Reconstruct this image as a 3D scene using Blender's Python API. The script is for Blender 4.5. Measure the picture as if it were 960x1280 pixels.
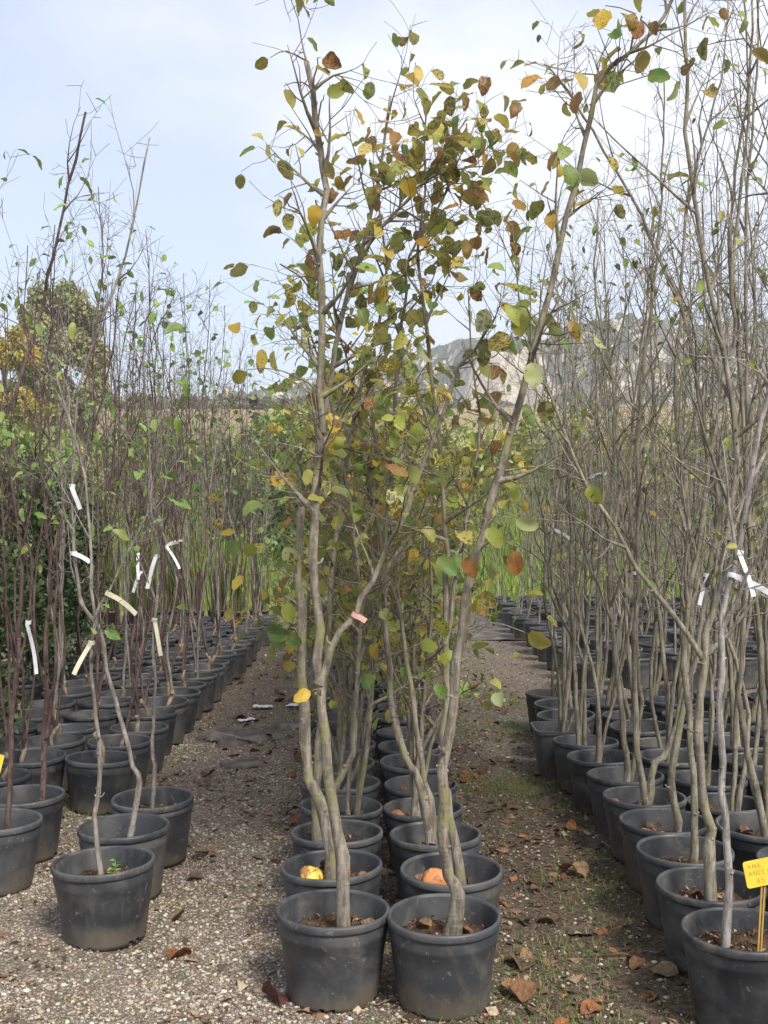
import bpy, math, random
import numpy as np
from mathutils import Vector, Matrix, Quaternion, noise as mnoise

R = math.radians
scene = bpy.context.scene
for o in list(bpy.data.objects):
    bpy.data.objects.remove(o)
COL = scene.collection

# ------------------------------------------------------------------ camera
F = 1370.0            # focal length in photograph pixels (960 x 1280)
CAMH = 1.52
cam_d = bpy.data.cameras.new('camera')
cam_d.sensor_fit = 'VERTICAL'
cam_d.sensor_height = 36.0
cam_d.lens = F / 1280.0 * 36.0
cam_d.clip_start = 0.05
cam_d.clip_end = 5000
cam = bpy.data.objects.new('camera', cam_d)
cam.location = (0, 0, CAMH)
cam.rotation_euler = (R(90), 0, 0)
COL.objects.link(cam)
scene.camera = cam

# ------------------------------------------------------------------ sky, sun, exposure
SUN_EL, SUN_AZ = 46.0, 148.0      # azimuth clockwise from +Y (view direction): behind the camera, to its right
world = bpy.data.worlds.new('World')
scene.world = world
world.use_nodes = True
wn = world.node_tree.nodes; wl = world.node_tree.links
wn.clear()
out = wn.new('ShaderNodeOutputWorld')
bg = wn.new('ShaderNodeBackground'); bg.inputs['Strength'].default_value = 0.094
sky = wn.new('ShaderNodeTexSky'); sky.sky_type = 'NISHITA'; sky.sun_disc = False
sky.sun_elevation = R(SUN_EL); sky.sun_rotation = R(SUN_AZ)
sky.air_density = 1.0; sky.dust_density = 2.0; sky.ozone_density = 1.0
tc = wn.new('ShaderNodeTexCoord')
mp = wn.new('ShaderNodeMapping'); mp.inputs['Scale'].default_value = (1.0, 1.0, 2.0)
mp.inputs['Location'].default_value = (0.35, 0.1, 0.62)
n1 = wn.new('ShaderNodeTexNoise'); n1.inputs['Scale'].default_value = 2.6; n1.inputs['Detail'].default_value = 5.0
n1.inputs['Roughness'].default_value = 0.48
rm = wn.new('ShaderNodeMapRange'); rm.inputs['From Min'].default_value = 0.36; rm.inputs['From Max'].default_value = 0.66
rm.interpolation_type = 'SMOOTHSTEP'
rm.inputs['To Min'].default_value = 0.42; rm.inputs['To Max'].default_value = 0.96
cm = wn.new('ShaderNodeMixRGB'); cm.inputs['Color2'].default_value = (4.85, 4.98, 5.5, 1)
wl.new(tc.outputs['Generated'], mp.inputs['Vector']); wl.new(mp.outputs['Vector'], n1.inputs['Vector'])
wl.new(n1.outputs['Fac'], rm.inputs['Value']); wl.new(rm.outputs['Result'], cm.inputs['Fac'])
wl.new(sky.outputs['Color'], cm.inputs['Color1']); wl.new(cm.outputs['Color'], bg.inputs['Color'])
wl.new(bg.outputs['Background'], out.inputs['Surface'])

sun_d = bpy.data.lights.new('sun', 'SUN')
sun_d.energy = 2.3; sun_d.angle = R(16); sun_d.color = (1.0, 0.95, 0.87)
sun = bpy.data.objects.new('sun', sun_d)
sdir = Vector((math.sin(R(SUN_AZ)) * math.cos(R(SUN_EL)), math.cos(R(SUN_AZ)) * math.cos(R(SUN_EL)), math.sin(R(SUN_EL))))
sun.rotation_euler = sdir.to_track_quat('Z', 'Y').to_euler()
sun.location = sdir * 30
COL.objects.link(sun)
vs = scene.view_settings
vs.view_transform = 'Standard'; vs.look = 'None'; vs.gamma = 1.0; vs.use_curve_mapping = False
vs.exposure = 1.3
scene.render.engine = 'CYCLES'

# ------------------------------------------------------------------ helpers
def P(px, py, d):
    return Vector(((px - 480) / F * d, d, CAMH - (py - 640) / F * d))

def tag(o, label, cat, group=None):
    o['label'] = label; o['category'] = cat
    if group: o['group'] = group
    return o

def link(name, mesh, parent=None):
    o = bpy.data.objects.new(name, mesh)
    COL.objects.link(o)
    if parent: o.parent = parent
    return o

class MB:
    def __init__(self): self.v = []; self.f = []
    def mesh(self, name, mat=None, smooth=True):
        m = bpy.data.meshes.new(name)
        m.from_pydata(self.v, [], self.f)
        if smooth: m.polygons.foreach_set('use_smooth', [True] * len(m.polygons))
        if mat: m.materials.append(mat)
        m.update()
        return m
    def tube(self, pts, rad, sides=6, cap0=False, cap1=True):
        n = len(pts); base = len(self.v)
        t = (pts[1] - pts[0]).normalized()
        a = t.orthogonal().normalized()
        cs = [(math.cos(2 * math.pi * k / sides), math.sin(2 * math.pi * k / sides)) for k in range(sides)]
        for i in range(n):
            if i == 0: t = pts[1] - pts[0]
            elif i == n - 1: t = pts[-1] - pts[-2]
            else: t = pts[i + 1] - pts[i - 1]
            t = t.normalized()
            a = (a - t * a.dot(t)).normalized()
            b = t.cross(a)
            r = rad[i]
            for c, s in cs:
                q = pts[i] + a * (c * r) + b * (s * r)
                self.v.append((q.x, q.y, q.z))
        for i in range(n - 1):
            o0 = base + i * sides; o1 = o0 + sides
            for k in range(sides):
                k2 = (k + 1) % sides
                self.f.append((o0 + k, o0 + k2, o1 + k2, o1 + k))
        if cap1: self.f.append(tuple(base + (n - 1) * sides + k for k in range(sides)))
        if cap0: self.f.append(tuple(base + k for k in reversed(range(sides))))
    def lathe(self, prof, segs, skip=(), wob=None):
        base = len(self.v); n = len(prof)
        for i, (r, z) in enumerate(prof):
            for k in range(segs):
                a = 2 * math.pi * k / segs
                rr = r * (1 + (wob(a, z) if wob else 0))
                self.v.append((rr * math.cos(a), rr * math.sin(a), z))
        for i in range(n - 1):
            for k in range(segs):
                if (i, k) in skip: continue
                k2 = (k + 1) % segs
                self.f.append((base + i * segs + k, base + i * segs + k2, base + (i + 1) * segs + k2, base + (i + 1) * segs + k))
    def box(self, c, s, rot=None):
        base = len(self.v)
        for dx in (-1, 1):
            for dy in (-1, 1):
                for dz in (-1, 1):
                    q = Vector((dx * s[0] / 2, dy * s[1] / 2, dz * s[2] / 2))
                    if rot: q = rot @ q
                    q += Vector(c); self.v.append(tuple(q))
        for f in ((0, 1, 3, 2), (4, 6, 7, 5), (0, 4, 5, 1), (2, 3, 7, 6), (0, 2, 6, 4), (1, 5, 7, 3)):
            self.f.append(tuple(base + i for i in f))

def np_mesh(name, v, f, mat, smooth=True, tint=None):
    m = bpy.data.meshes.new(name)
    nv, nf, k = len(v), len(f), f.shape[1]
    m.vertices.add(nv); m.vertices.foreach_set('co', np.ascontiguousarray(v, dtype=np.float32).ravel())
    m.loops.add(nf * k); m.loops.foreach_set('vertex_index', np.ascontiguousarray(f, dtype=np.int32).ravel())
    m.polygons.add(nf)
    m.polygons.foreach_set('loop_start', np.arange(0, nf * k, k, dtype=np.int32))
    m.polygons.foreach_set('loop_total', np.full(nf, k, dtype=np.int32))
    if smooth: m.polygons.foreach_set('use_smooth', np.ones(nf, dtype=bool))
    if tint is not None:
        at = m.attributes.new('tint', 'FLOAT_COLOR', 'POINT')
        c = np.ones((nv, 4), dtype=np.float32); c[:, :3] = tint
        at.data.foreach_set('color', c.ravel())
    m.update(calc_edges=True); m.validate()
    if mat: m.materials.append(mat)
    return m

def np_noise(x, y, seed, scales):
    r = np.random.RandomState(seed); o = np.zeros_like(x)
    for lam, amp in scales:
        for _ in range(5):
            a = r.rand() * 6.283; k = 6.283 / lam * (0.7 + 0.6 * r.rand())
            o += amp / 2.2 * np.sin(k * (x * np.cos(a) + y * np.sin(a)) + r.rand() * 6.283)
    return o

# ------------------------------------------------------------------ materials
class NT:
    def __init__(self, name):
        self.m = bpy.data.materials.new(name); self.m.use_nodes = True
        self.t = self.m.node_tree; self.t.nodes.clear()
        self.out = self.n('ShaderNodeOutputMaterial')
    def n(self, typ, **kw):
        nd = self.t.nodes.new(typ)
        for k, v in kw.items(): setattr(nd, k, v)
        return nd
    def l(self, a, b): self.t.links.new(a, b)
    def coords(self, kind='Object', scale=(1, 1, 1), rnd=0.0):
        c = self.n('ShaderNodeTexCoord'); m = self.n('ShaderNodeMapping'); m.inputs['Scale'].default_value = scale
        self.l(c.outputs[kind], m.inputs['Vector'])
        if rnd:
            oi = self.n('ShaderNodeObjectInfo'); mu = self.n('ShaderNodeMath', operation='MULTIPLY'); mu.inputs[1].default_value = rnd
            self.l(oi.outputs['Random'], mu.inputs[0]); self.l(mu.outputs[0], m.inputs['Location'])
        return m.outputs['Vector']
    def noise(self, vec, scale, detail=4, rough=0.55, dist=0.0):
        nd = self.n('ShaderNodeTexNoise'); nd.inputs['Scale'].default_value = scale; nd.inputs['Detail'].default_value = detail
        nd.inputs['Roughness'].default_value = rough; nd.inputs['Distortion'].default_value = dist
        if vec: self.l(vec, nd.inputs['Vector'])
        return nd.outputs['Fac']
    def rng(self, val, a, b, c=0.0, d=1.0, smooth=True):
        nd = self.n('ShaderNodeMapRange'); nd.interpolation_type = 'SMOOTHSTEP' if smooth else 'LINEAR'
        for i, x in enumerate((a, b, c, d)): nd.inputs[1 + i].default_value = x
        self.l(val, nd.inputs['Value']); return nd.outputs['Result']
    def math(self, op, a, b):
        nd = self.n('ShaderNodeMath', operation=op); nd.use_clamp = False
        for i, x in enumerate((a, b)):
            if isinstance(x, (int, float)): nd.inputs[i].default_value = x
            else: self.l(x, nd.inputs[i])
        return nd.outputs[0]
    def mix(self, fac, a, b, mode='MIX'):
        nd = self.n('ShaderNodeMixRGB', blend_type=mode)
        for i, x in ((0, fac), (1, a), (2, b)):
            s = nd.inputs[i]
            if isinstance(x, (int, float)): s.default_value = x
            elif isinstance(x, tuple): s.default_value = (x[0], x[1], x[2], 1)
            else: self.l(x, s)
        return nd.outputs[0]
    def bump(self, h, strength, dist=0.01):
        nd = self.n('ShaderNodeBump'); nd.inputs['Strength'].default_value = strength; nd.inputs['Distance'].default_value = dist
        self.l(h, nd.inputs['Height']); return nd.outputs['Normal']
    def surf(self, col, rough=0.7, normal=None, spec=0.4, transl=None):
        b = self.n('ShaderNodeBsdfPrincipled')
        if isinstance(col, tuple): b.inputs['Base Color'].default_value = (*col, 1)
        else: self.l(col, b.inputs['Base Color'])
        if isinstance(rough, (int, float)): b.inputs['Roughness'].default_value = rough
        else: self.l(rough, b.inputs['Roughness'])
        b.inputs['Specular IOR Level'].default_value = spec
        if normal: self.l(normal, b.inputs['Normal'])
        if transl:
            t = self.n('ShaderNodeBsdfTranslucent'); mx = self.n('ShaderNodeMixShader'); mx.inputs[0].default_value = transl
            if isinstance(col, tuple): t.inputs['Color'].default_value = (*col, 1)
            else: self.l(col, t.inputs['Color'])
            self.l(b.outputs[0], mx.inputs[1]); self.l(t.outputs[0], mx.inputs[2]); self.l(mx.outputs[0], self.out.inputs['Surface'])
        else: self.l(b.outputs[0], self.out.inputs['Surface'])
        return self.m

def mat_bark(name, c1, c2, green=0.0, gcol=(0.13, 0.13, 0.045), bands=0.22):
    t = NT(name)
    v = t.coords('Object', (1, 1, 0.22), 40)
    v2 = t.coords('Object', (1, 1, 1), 17)
    vb = t.coords('Object', (0.25, 0.25, 1), 23)
    a = t.noise(v, 55, 5, 0.65)
    col = t.mix(t.rng(a, 0.36, 0.64), c1, c2)
    big = t.noise(v2, 5, 3, 0.6)
    col = t.mix(t.rng(big, 0.35, 0.75, 0, 0.55), col, tuple(x * 0.55 for x in c1))
    b = t.noise(vb, 75, 2, 0.5)
    col = t.mix(t.rng(b, 0.6, 0.72, 0, bands), col, tuple(min(1, x * 1.5) for x in c2))
    col = t.mix(t.rng(t.noise(v2, 26, 4, .7), 0.56, 0.68, 0, .55), col, tuple(x * .42 for x in c1))
    if green:
        g = t.noise(v2, 9, 4, 0.7)
        col = t.mix(t.rng(g, 0.5, 0.62, 0, green), col, gcol)
    h = t.math('ADD', a, t.math('MULTIPLY', b, 0.5))
    return t.surf(col, 0.82, t.bump(h, 0.9, 0.005), 0.25)

M = {}
M['bark_quince'] = mat_bark('bark_quince', (0.115, 0.098, 0.075), (0.28, 0.245, 0.195), 0.75, (0.19, 0.185, 0.075))
M['bark_right'] = mat_bark('bark_olive', (0.12, 0.107, 0.082), (0.29, 0.26, 0.205), 0.5, (0.19, 0.18, 0.085))
M['bark_pale'] = mat_bark('bark_pale', (0.15, 0.135, 0.12), (0.36, 0.335, 0.31), 0.15)
M['bark_dark'] = mat_bark('bark_purple', (0.055, 0.034, 0.030), (0.14, 0.097, 0.086), 0.0, bands=0.4)
M['bark_grey'] = mat_bark('bark_grey', (0.13, 0.112, 0.098), (0.31, 0.275, 0.245), 0.2)
M['graft'] = mat_bark('graft_bark', (0.13, 0.09, 0.06), (0.36, 0.28, 0.20), 0.25)

def mat_leaf(name, use_attr=False, spots=1.0, transl=0.3):
    t = NT(name)
    if use_attr:
        at = t.n('ShaderNodeAttribute'); at.attribute_name = 'tint'; base = at.outputs['Color']
        v = t.coords('Object', (1, 1, 1)); sc = 14.0
        col = base
        nz = t.noise(v, 35, 3)
        col = t.mix(t.rng(nz, 0.52, 0.66, 0, 0.55 * spots), col, (0.10, 0.045, 0.015))
    else:
        oi = t.n('ShaderNodeObjectInfo'); base = oi.outputs['Color']
        v = t.coords('Object', (1, 1, 1), 60)
        big = t.noise(v, 2.6, 2)
        col = t.mix(t.rng(big, 0.35, 0.7, 0, 0.5), base, t.mix(0.6, base, (0.40, 0.30, 0.05)))
        tn = t.n('ShaderNodeTexNoise'); tn.inputs['Detail'].default_value = 4; tn.inputs['Roughness'].default_value = .62; t.l(v, tn.inputs['Vector'])
        t.l(t.math('ADD', 3.5, t.math('MULTIPLY', t.math('FRACT', t.math('MULTIPLY', oi.outputs['Random'], 7.3), 0), 8)), tn.inputs['Scale'])
        nz = tn.outputs['Fac']
        th = t.math('ADD', 0.44, t.math('MULTIPLY', oi.outputs['Random'], 0.30))
        d = t.math('SUBTRACT', nz, th)
        col = t.mix(t.rng(d, 0.0, 0.06, 0, 0.9 * spots), col, (0.10, 0.042, 0.016))
        sx = t.n('ShaderNodeSeparateXYZ'); tcn = t.n('ShaderNodeTexCoord'); t.l(tcn.outputs['Object'], sx.inputs[0])
        ay = t.math('ABSOLUTE', sx.outputs['Y'], 0)
        w = t.n('ShaderNodeTexWave', wave_type='BANDS', bands_direction='X'); w.inputs['Scale'].default_value = 2.6
        cmb = t.n('ShaderNodeCombineXYZ')
        t.l(t.math('SUBTRACT', sx.outputs['X'], t.math('MULTIPLY', ay, 0.7)), cmb.inputs[0])
        t.l(cmb.outputs[0], w.inputs['Vector'])
        vein = t.math('MAXIMUM', t.rng(ay, 0.006, 0.02, 0.6, 0), t.rng(w.outputs['Fac'], 0.9, 1.0, 0, 0.25))
        col = t.mix(vein, col, t.mix(0.5, base, (0.42, 0.40, 0.2)))
    geo = t.n('ShaderNodeNewGeometry')
    col = t.mix(t.math('MULTIPLY', geo.outputs['Backfacing'], 0.45), col, t.mix(0.5, col, (0.26, 0.29, 0.17)))
    return t.surf(col, 0.5, None, 0.35, transl)

M['leaf'] = mat_leaf('leaf_blade', transl=0.45)
M['leaf_clean'] = mat_leaf('leaf_blade_clean', spots=0.25)
M['foliage'] = mat_leaf('foliage_mass', True, 0.6)
M['foliage_clean'] = mat_leaf('foliage_clean', True, 0.0)

def mat_dry():
    t = NT('dry_leaf')
    oi = t.n('ShaderNodeObjectInfo'); v = t.coords('Object', (1, 1, 1), 50)
    nz = t.noise(v, 5, 4)
    col = t.mix(t.rng(nz, 0.35, 0.7), oi.outputs['Color'], t.mix(0.7, oi.outputs['Color'], (0.06, 0.03, 0.018)))
    return t.surf(col, 0.75, t.bump(nz, 0.4, 0.05), 0.25, 0.1)
M['dry'] = mat_dry()

def mat_pot():
    t = NT('pot_plastic')
    v = t.coords('Object', (1, 1, 1), 31); vs_ = t.coords('Object', (1, 1, 0.15), 13)
    oi = t.n('ShaderNodeObjectInfo')
    col = t.mix(oi.outputs['Random'], (0.016, 0.018, 0.021), (0.050, 0.053, 0.059))
    a = t.noise(v, 6, 5, 0.6); st = t.noise(vs_, 28, 4, 0.6)
    col = t.mix(t.rng(a, 0.40, 0.70, 0, 0.65), col, (0.095, 0.094, 0.092))
    bl = t.noise(v, 3.2, 5, .7, .6)
    col = t.mix(t.rng(bl, 0.52, 0.66, 0, 0.6), col, (0.115, 0.106, 0.09))
    col = t.mix(t.rng(bl, 0.36, 0.44, 0.5, 0), col, (0.02, 0.02, 0.022))
    col = t.mix(t.rng(st, 0.52, 0.75, 0, 0.4), col, (0.085, 0.083, 0.08))
    # splashed soil round the foot, uneven upper edge
    tcn = t.n('ShaderNodeTexCoord'); sx = t.n('ShaderNodeSeparateXYZ'); t.l(tcn.outputs['Object'], sx.inputs[0])
    e = t.math('ADD', t.math('MULTIPLY', t.noise(v, 7, 5, .65), 0.34), t.math('SUBTRACT', t.math('MULTIPLY', oi.outputs['Random'], 0.07), .135))
    hgt = t.math('SUBTRACT', t.math('ADD', sx.outputs['Z'], 0.0), e)
    col = t.mix(t.rng(hgt, -0.045, 0.02, 0.75, 0.0), col, t.mix(st, (0.05, 0.042, 0.032), (0.15, 0.125, 0.092)))
    # scratches
    vw = t.coords('Object', (1, 1, 1), 71)
    sc = t.noise(vw, 22, 2, 0.5, 2.5)
    col = t.mix(t.rng(sc, 0.67, 0.70, 0, 0.55), col, (0.16, 0.157, 0.15))
    rough = t.rng(a, 0.3, 0.7, 0.42, 0.66)
    return t.surf(col, rough, t.bump(st, 0.12, 0.004), 0.45)
M['pot'] = mat_pot()

def mat_tanpot():
    t = NT('pot_tan'); v = t.coords('Object', (1, 1, 1), 31)
    return t.surf(t.mix(t.noise(v, 7), (0.16, 0.13, 0.10), (0.07, 0.06, 0.05)), 0.7)
M['tanpot'] = mat_tanpot()

def mat_soil():
    t = NT('pot_soil'); v = t.coords('Object', (1, 1, 1), 31)
    a = t.noise(v, 60, 5, 0.7); b = t.noise(v, 9, 3)
    col = t.mix(t.rng(a, 0.35, 0.7), (0.03, 0.021, 0.014), (0.13, 0.085, 0.052))
    col = t.mix(t.rng(b, 0.5, 0.66, 0, 0.7), col, (0.16, 0.10, 0.06))
    return t.surf(col, 0.95, t.bump(a, 1.0, 0.02), 0.1)
M['soil'] = mat_soil()
t = NT('litter_dark'); M['flake'] = t.surf(t.mix(t.noise(t.coords(), 40), (.05, .03, .02), (.14, .08, .05)), .85, None, .2)
t = NT('litter_pale'); M['flake_pale'] = t.surf(t.mix(t.noise(t.coords(), 40), (.20, .13, .085), (.34, .25, .17)), .85, None, .2)

def mat_ground():
    t = NT('ground_soil_gravel')
    g = t.n('ShaderNodeNewGeometry'); pos = g.outputs['Position']
    sx = t.n('ShaderNodeSeparateXYZ'); t.l(pos, sx.inputs[0]); X, Y = sx.outputs['X'], sx.outputs['Y']
    n_big = t.noise(pos, 0.9, 4, 0.6); n_mid = t.noise(pos, 4.5, 5, 0.65); n_fine = t.noise(pos, 42, 5, 0.7); n_peb = t.noise(pos, 130, 2, 0.5)
    vo = t.n('ShaderNodeTexVoronoi'); vo.inputs['Scale'].default_value = 85; t.l(pos, vo.inputs['Vector'])
    soil = t.mix(t.rng(n_fine, 0.35, 0.7), (0.05, 0.037, 0.027), (0.155, 0.118, 0.085))
    soil = t.mix(t.rng(n_peb, 0.62, 0.72, 0, 0.6), soil, (0.24, 0.20, 0.155))
    grav = t.mix(t.rng(n_fine, 0.3, 0.72), (0.17, 0.138, 0.105), (0.42, 0.365, 0.295))
    grav = t.mix(t.rng(vo.outputs['Distance'], 0.25, 0.6, 0, 0.7), grav, (0.07, 0.052, 0.038))
    grav = t.mix(t.rng(n_mid, 0.5, 0.68, 0, 0.55), grav, (0.14, 0.105, 0.075))
    # gravel toward the near left and in the gap beyond the right-hand block
    gx = t.math('ADD', X, t.math('MULTIPLY', t.math('SUBTRACT', n_big, 0.5), 2.2))
    gl = t.math('MULTIPLY', t.rng(gx, -0.35, 0.45, 1, 0), t.rng(Y, 6.2, 8.5, 1, 0.45))
    gf = t.math('MULTIPLY', t.rng(Y, 2.75, 3.25, 1, 0), 0.7)
    gr = t.math('MULTIPLY', t.rng(Y, 5.4, 7.2), t.rng(X, 0.3, 0.7, 0, 0.75))
    m = t.math('MAXIMUM', t.math('MAXIMUM', gl, gf), gr)
    col = t.mix(m, soil, grav)
    ms = t.math('MULTIPLY', t.rng(t.noise(pos, 2.3, 5, 0.7), 0.54, 0.68), 0.5)
    col = t.mix(ms, col, t.mix(n_fine, (0.035, 0.05, 0.012), (0.12, 0.13, 0.045)))
    # grassland beyond the nursery, then dry fields
    gc = t.mix(t.rng(n_mid, 0.3, 0.7), (0.05, 0.085, 0.018), (0.16, 0.17, 0.05))
    yw = t.math('ADD', Y, t.math('MULTIPLY', t.math('SUBTRACT', n_big, 0.5), 5))
    col = t.mix(t.rng(yw, 14.5, 17), col, gc)
    fl = t.noise(pos, 0.06, 4, 0.6)
    fc = t.mix(t.rng(fl, 0.35, 0.65), (0.30, 0.215, 0.135), (0.25, 0.21, 0.11))
    fc = t.mix(t.rng(t.noise(pos, .5, 4), 0.4, 0.7, 0, 0.3), fc, (0.2, 0.19, 0.08))
    col = t.mix(t.rng(yw, 44, 58), col, fc)
    h = t.math('ADD', n_fine, t.math('MULTIPLY', n_peb, 0.6))
    return t.surf(col, 0.93, t.bump(h, 0.7, 0.018), 0.15)
M['ground'] = mat_ground()

def mat_attr(name, rough=0.8, spec=0.3, transl=None, bump=0):
    t = NT(name); at = t.n('ShaderNodeAttribute'); at.attribute_name = 'tint'
    nz = t.noise(t.coords('Object'), 120, 3)
    col = t.mix(t.rng(nz, 0.3, 0.7, 0, 0.35), at.outputs['Color'], t.mix(1.0, at.outputs['Color'], (0.5, 0.48, 0.45), 'MULTIPLY'))
    return t.surf(col, rough, None, spec, transl)
M['pebble'] = mat_attr('pebble_stone', 0.85, 0.25)
M['grass'] = mat_attr('grass_blade', 0.6, 0.3, 0.35)

def mat_tag(name, c):
    t = NT(name); a = t.noise(t.coords('Object', (1, 1, 1), 9), 30, 4)
    return t.surf(t.mix(t.rng(a, 0.4, 0.75, 0, 0.5), c, tuple(x * 0.7 for x in c)), 0.55, None, 0.3, 0.25)
M['tag_white'] = mat_tag('tag_white', (0.78, 0.78, 0.80))
M['tag_cream'] = mat_tag('tag_cream', (0.66, 0.62, 0.45))
M['tag_pink'] = mat_tag('tag_pink', (0.75, 0.45, 0.38))
M['yellow'] = mat_tag('label_yellow', (0.80, 0.60, 0.06))
M['stake'] = mat_tag('stake_ochre', (0.48, 0.30, 0.07))
M['ink'] = mat_tag('label_ink', (0.52, 0.42, 0.10))

def mat_fruit():
    t = NT('rotting_fruit'); oi = t.n('ShaderNodeObjectInfo'); v = t.coords('Object', (1, 1, 1), 20)
    a = t.noise(v, 16, 3, 0.6)
    col = t.mix(t.rng(a, 0.5, 0.56, 0, 0.85), oi.outputs['Color'], (0.24, 0.085, 0.03))
    return t.surf(col, 0.5, t.bump(a, 0.3, 0.01), 0.4)
M['fruit'] = mat_fruit()

def mat_mat():
    t = NT('weed_membrane'); v = t.coords('Object'); a = t.noise(v, 5, 5, 0.65); w = t.noise(v, 90, 2)
    col = t.mix(t.rng(a, 0.4, 0.7), (0.07, 0.06, 0.052), (0.19, 0.16, 0.13))
    return t.surf(col, 0.85, t.bump(w, 0.3, 0.004), 0.4)
M['membrane'] = mat_mat()

# ------------------------------------------------------------------ ground (one sheet to the horizon)
def terrain_z(x, y):
    base = 0.008 * np_noise(x, y, 3, [(0.9, 1), (0.35, 0.5)]) * (np.abs(y) < 30)
    rise = np.clip(y - 42, 0, None)
    t_ = np.clip(rise / 140, 0, 1)
    return base + 18.6 * (t_ ** 1.25) * (1.25 - 0.25 * t_) + np.clip(rise / 40, 0, 1) * np_noise(x, y, 5, [(90, 0.6), (30, 0.2)])
def axis(parts):
    o = []
    for a, b, n in parts: o += list(np.linspace(a, b, n, endpoint=False))
    return np.array(o)
gx = axis([(-900, -120, 10), (-120, -12, 18), (-12, -3, 20), (-3, 3, 100), (3, 12, 20), (12, 120, 18), (120, 901, 11)])
gy = axis([(-60, 1.5, 10), (1.5, 8, 110), (8, 20, 60), (20, 60, 30), (60, 180, 30), (180, 900, 14)])
XX, YY = np.meshgrid(gx, gy)
ZZ = terrain_z(XX, YY)
nxg, nyg = len(gx), len(gy)
ids = np.arange(nxg * nyg).reshape(nyg, nxg)
fc = np.stack([ids[:-1, :-1], ids[:-1, 1:], ids[1:, 1:], ids[1:, :-1]], -1).reshape(-1, 4)
g = link('ground', np_mesh('ground', np.stack([XX, YY, ZZ], -1).reshape(-1, 3), fc, M['ground'])); g['kind'] = 'structure'
def gz(x, y): return float(terrain_z(np.array([x]), np.array([y]))[0])

# ------------------------------------------------------------------ pebbles (uncountable gravel)
def ico():
    p = (1 + 5 ** 0.5) / 2
    v = np.array([(-1, p, 0), (1, p, 0), (-1, -p, 0), (1, -p, 0), (0, -1, p), (0, 1, p), (0, -1, -p), (0, 1, -p), (p, 0, -1), (p, 0, 1), (-p, 0, -1), (-p, 0, 1)], float)
    v /= np.linalg.norm(v[0])
    f = np.array([(0, 11, 5), (0, 5, 1), (0, 1, 7), (0, 7, 10), (0, 10, 11), (1, 5, 9), (5, 11, 4), (11, 10, 2), (10, 7, 6), (7, 1, 8), (3, 9, 4), (3, 4, 2), (3, 2, 6), (3, 6, 8), (3, 8, 9), (4, 9, 5), (2, 4, 11), (6, 2, 10), (8, 6, 7), (9, 8, 1)])
    return v, f
def pebbles():
    r = np.random.RandomState(11)
    n = 380000
    y = 2.55 + (r.rand(n) ** 1.6) * 9.5
    x = (r.rand(n) * 2 - 1) * (0.37 * y + 0.1)
    nb = np_noise(x, y, 21, [(1.3, 0.5), (0.4, 0.3)])
    left = 1 / (1 + np.exp((x + 0.02 + 0.5 * nb) * 5))
    dens = 0.08 + 0.92 * left * np.where(y < 7.2, 1, 0.4)
    dens = np.maximum(dens, np.where(y < 3.0, 0.55, 0))
    dens = np.maximum(dens, np.where((y > 6.3) & (x > 0.3), 0.35, 0))
    dens *= np.clip(0.75 + 0.9 * nb, 0.15, 1)
    keep = r.rand(n) < dens * 0.62
    x, y = x[keep], y[keep]; n = len(x)
    s = np.exp(r.randn(n) * 0.40) * 0.0035
    s = np.clip(s, 0.002, 0.013)
    small = s < .0046
    for nm, sel, (v0, f0) in (('gravel', ~small, ico()), ('fine_gravel', small, octa())):
        pebble_mesh(nm, x[sel], y[sel], s[sel], v0, f0, r)
    return n
def octa():
    v = np.array([(1, 0, 0), (-1, 0, 0), (0, 1, 0), (0, -1, 0), (0, 0, 1), (0, 0, -1)], float)
    return v, np.array([(0, 2, 4), (2, 1, 4), (1, 3, 4), (3, 0, 4), (2, 0, 5), (1, 2, 5), (3, 1, 5), (0, 3, 5)])
def pebble_mesh(nm, x, y, s, v0, f0, r):
    n = len(x); nv = len(v0)
    V = v0[None] * (1 + 0.22 * r.randn(n, nv, 1)) * np.stack([s * (0.8 + 0.7 * r.rand(n)), s * (0.8 + 0.7 * r.rand(n)), s * (0.5 + 0.35 * r.rand(n))], -1)[:, None, :]
    a = r.rand(n) * 6.283; c, sn = np.cos(a)[:, None], np.sin(a)[:, None]
    V = np.stack([V[:, :, 0] * c - V[:, :, 1] * sn, V[:, :, 0] * sn + V[:, :, 1] * c, V[:, :, 2]], -1)
    V += np.stack([x, y, terrain_z(x, y) + s * 0.3], -1)[:, None, :]
    Fc = (f0[None] + (np.arange(n) * nv)[:, None, None]).reshape(-1, 3)
    pal = np.array([(0.42, 0.36, 0.28), (0.33, 0.27, 0.20), (0.50, 0.455, 0.38), (0.24, 0.18, 0.13), (0.37, 0.35, 0.32), (0.16, 0.12, 0.09), (0.56, 0.52, 0.46)])
    pi = r.choice(len(pal), n, p=[.25, .22, .12, .17, .1, .12, .02])
    tint = pal[pi] * (0.8 + 0.4 * r.rand(n, 1))
    o = link(nm, np_mesh(nm, V.reshape(-1, 3), Fc, M['pebble'], nv == 12, np.repeat(tint, nv, 0)))
    o['kind'] = 'stuff'; tag(o, 'pale brown gravel scattered over the nursery path' if nv == 12 else 'fine brown grit between the larger gravel stones', 'gravel')
pebbles()

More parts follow.
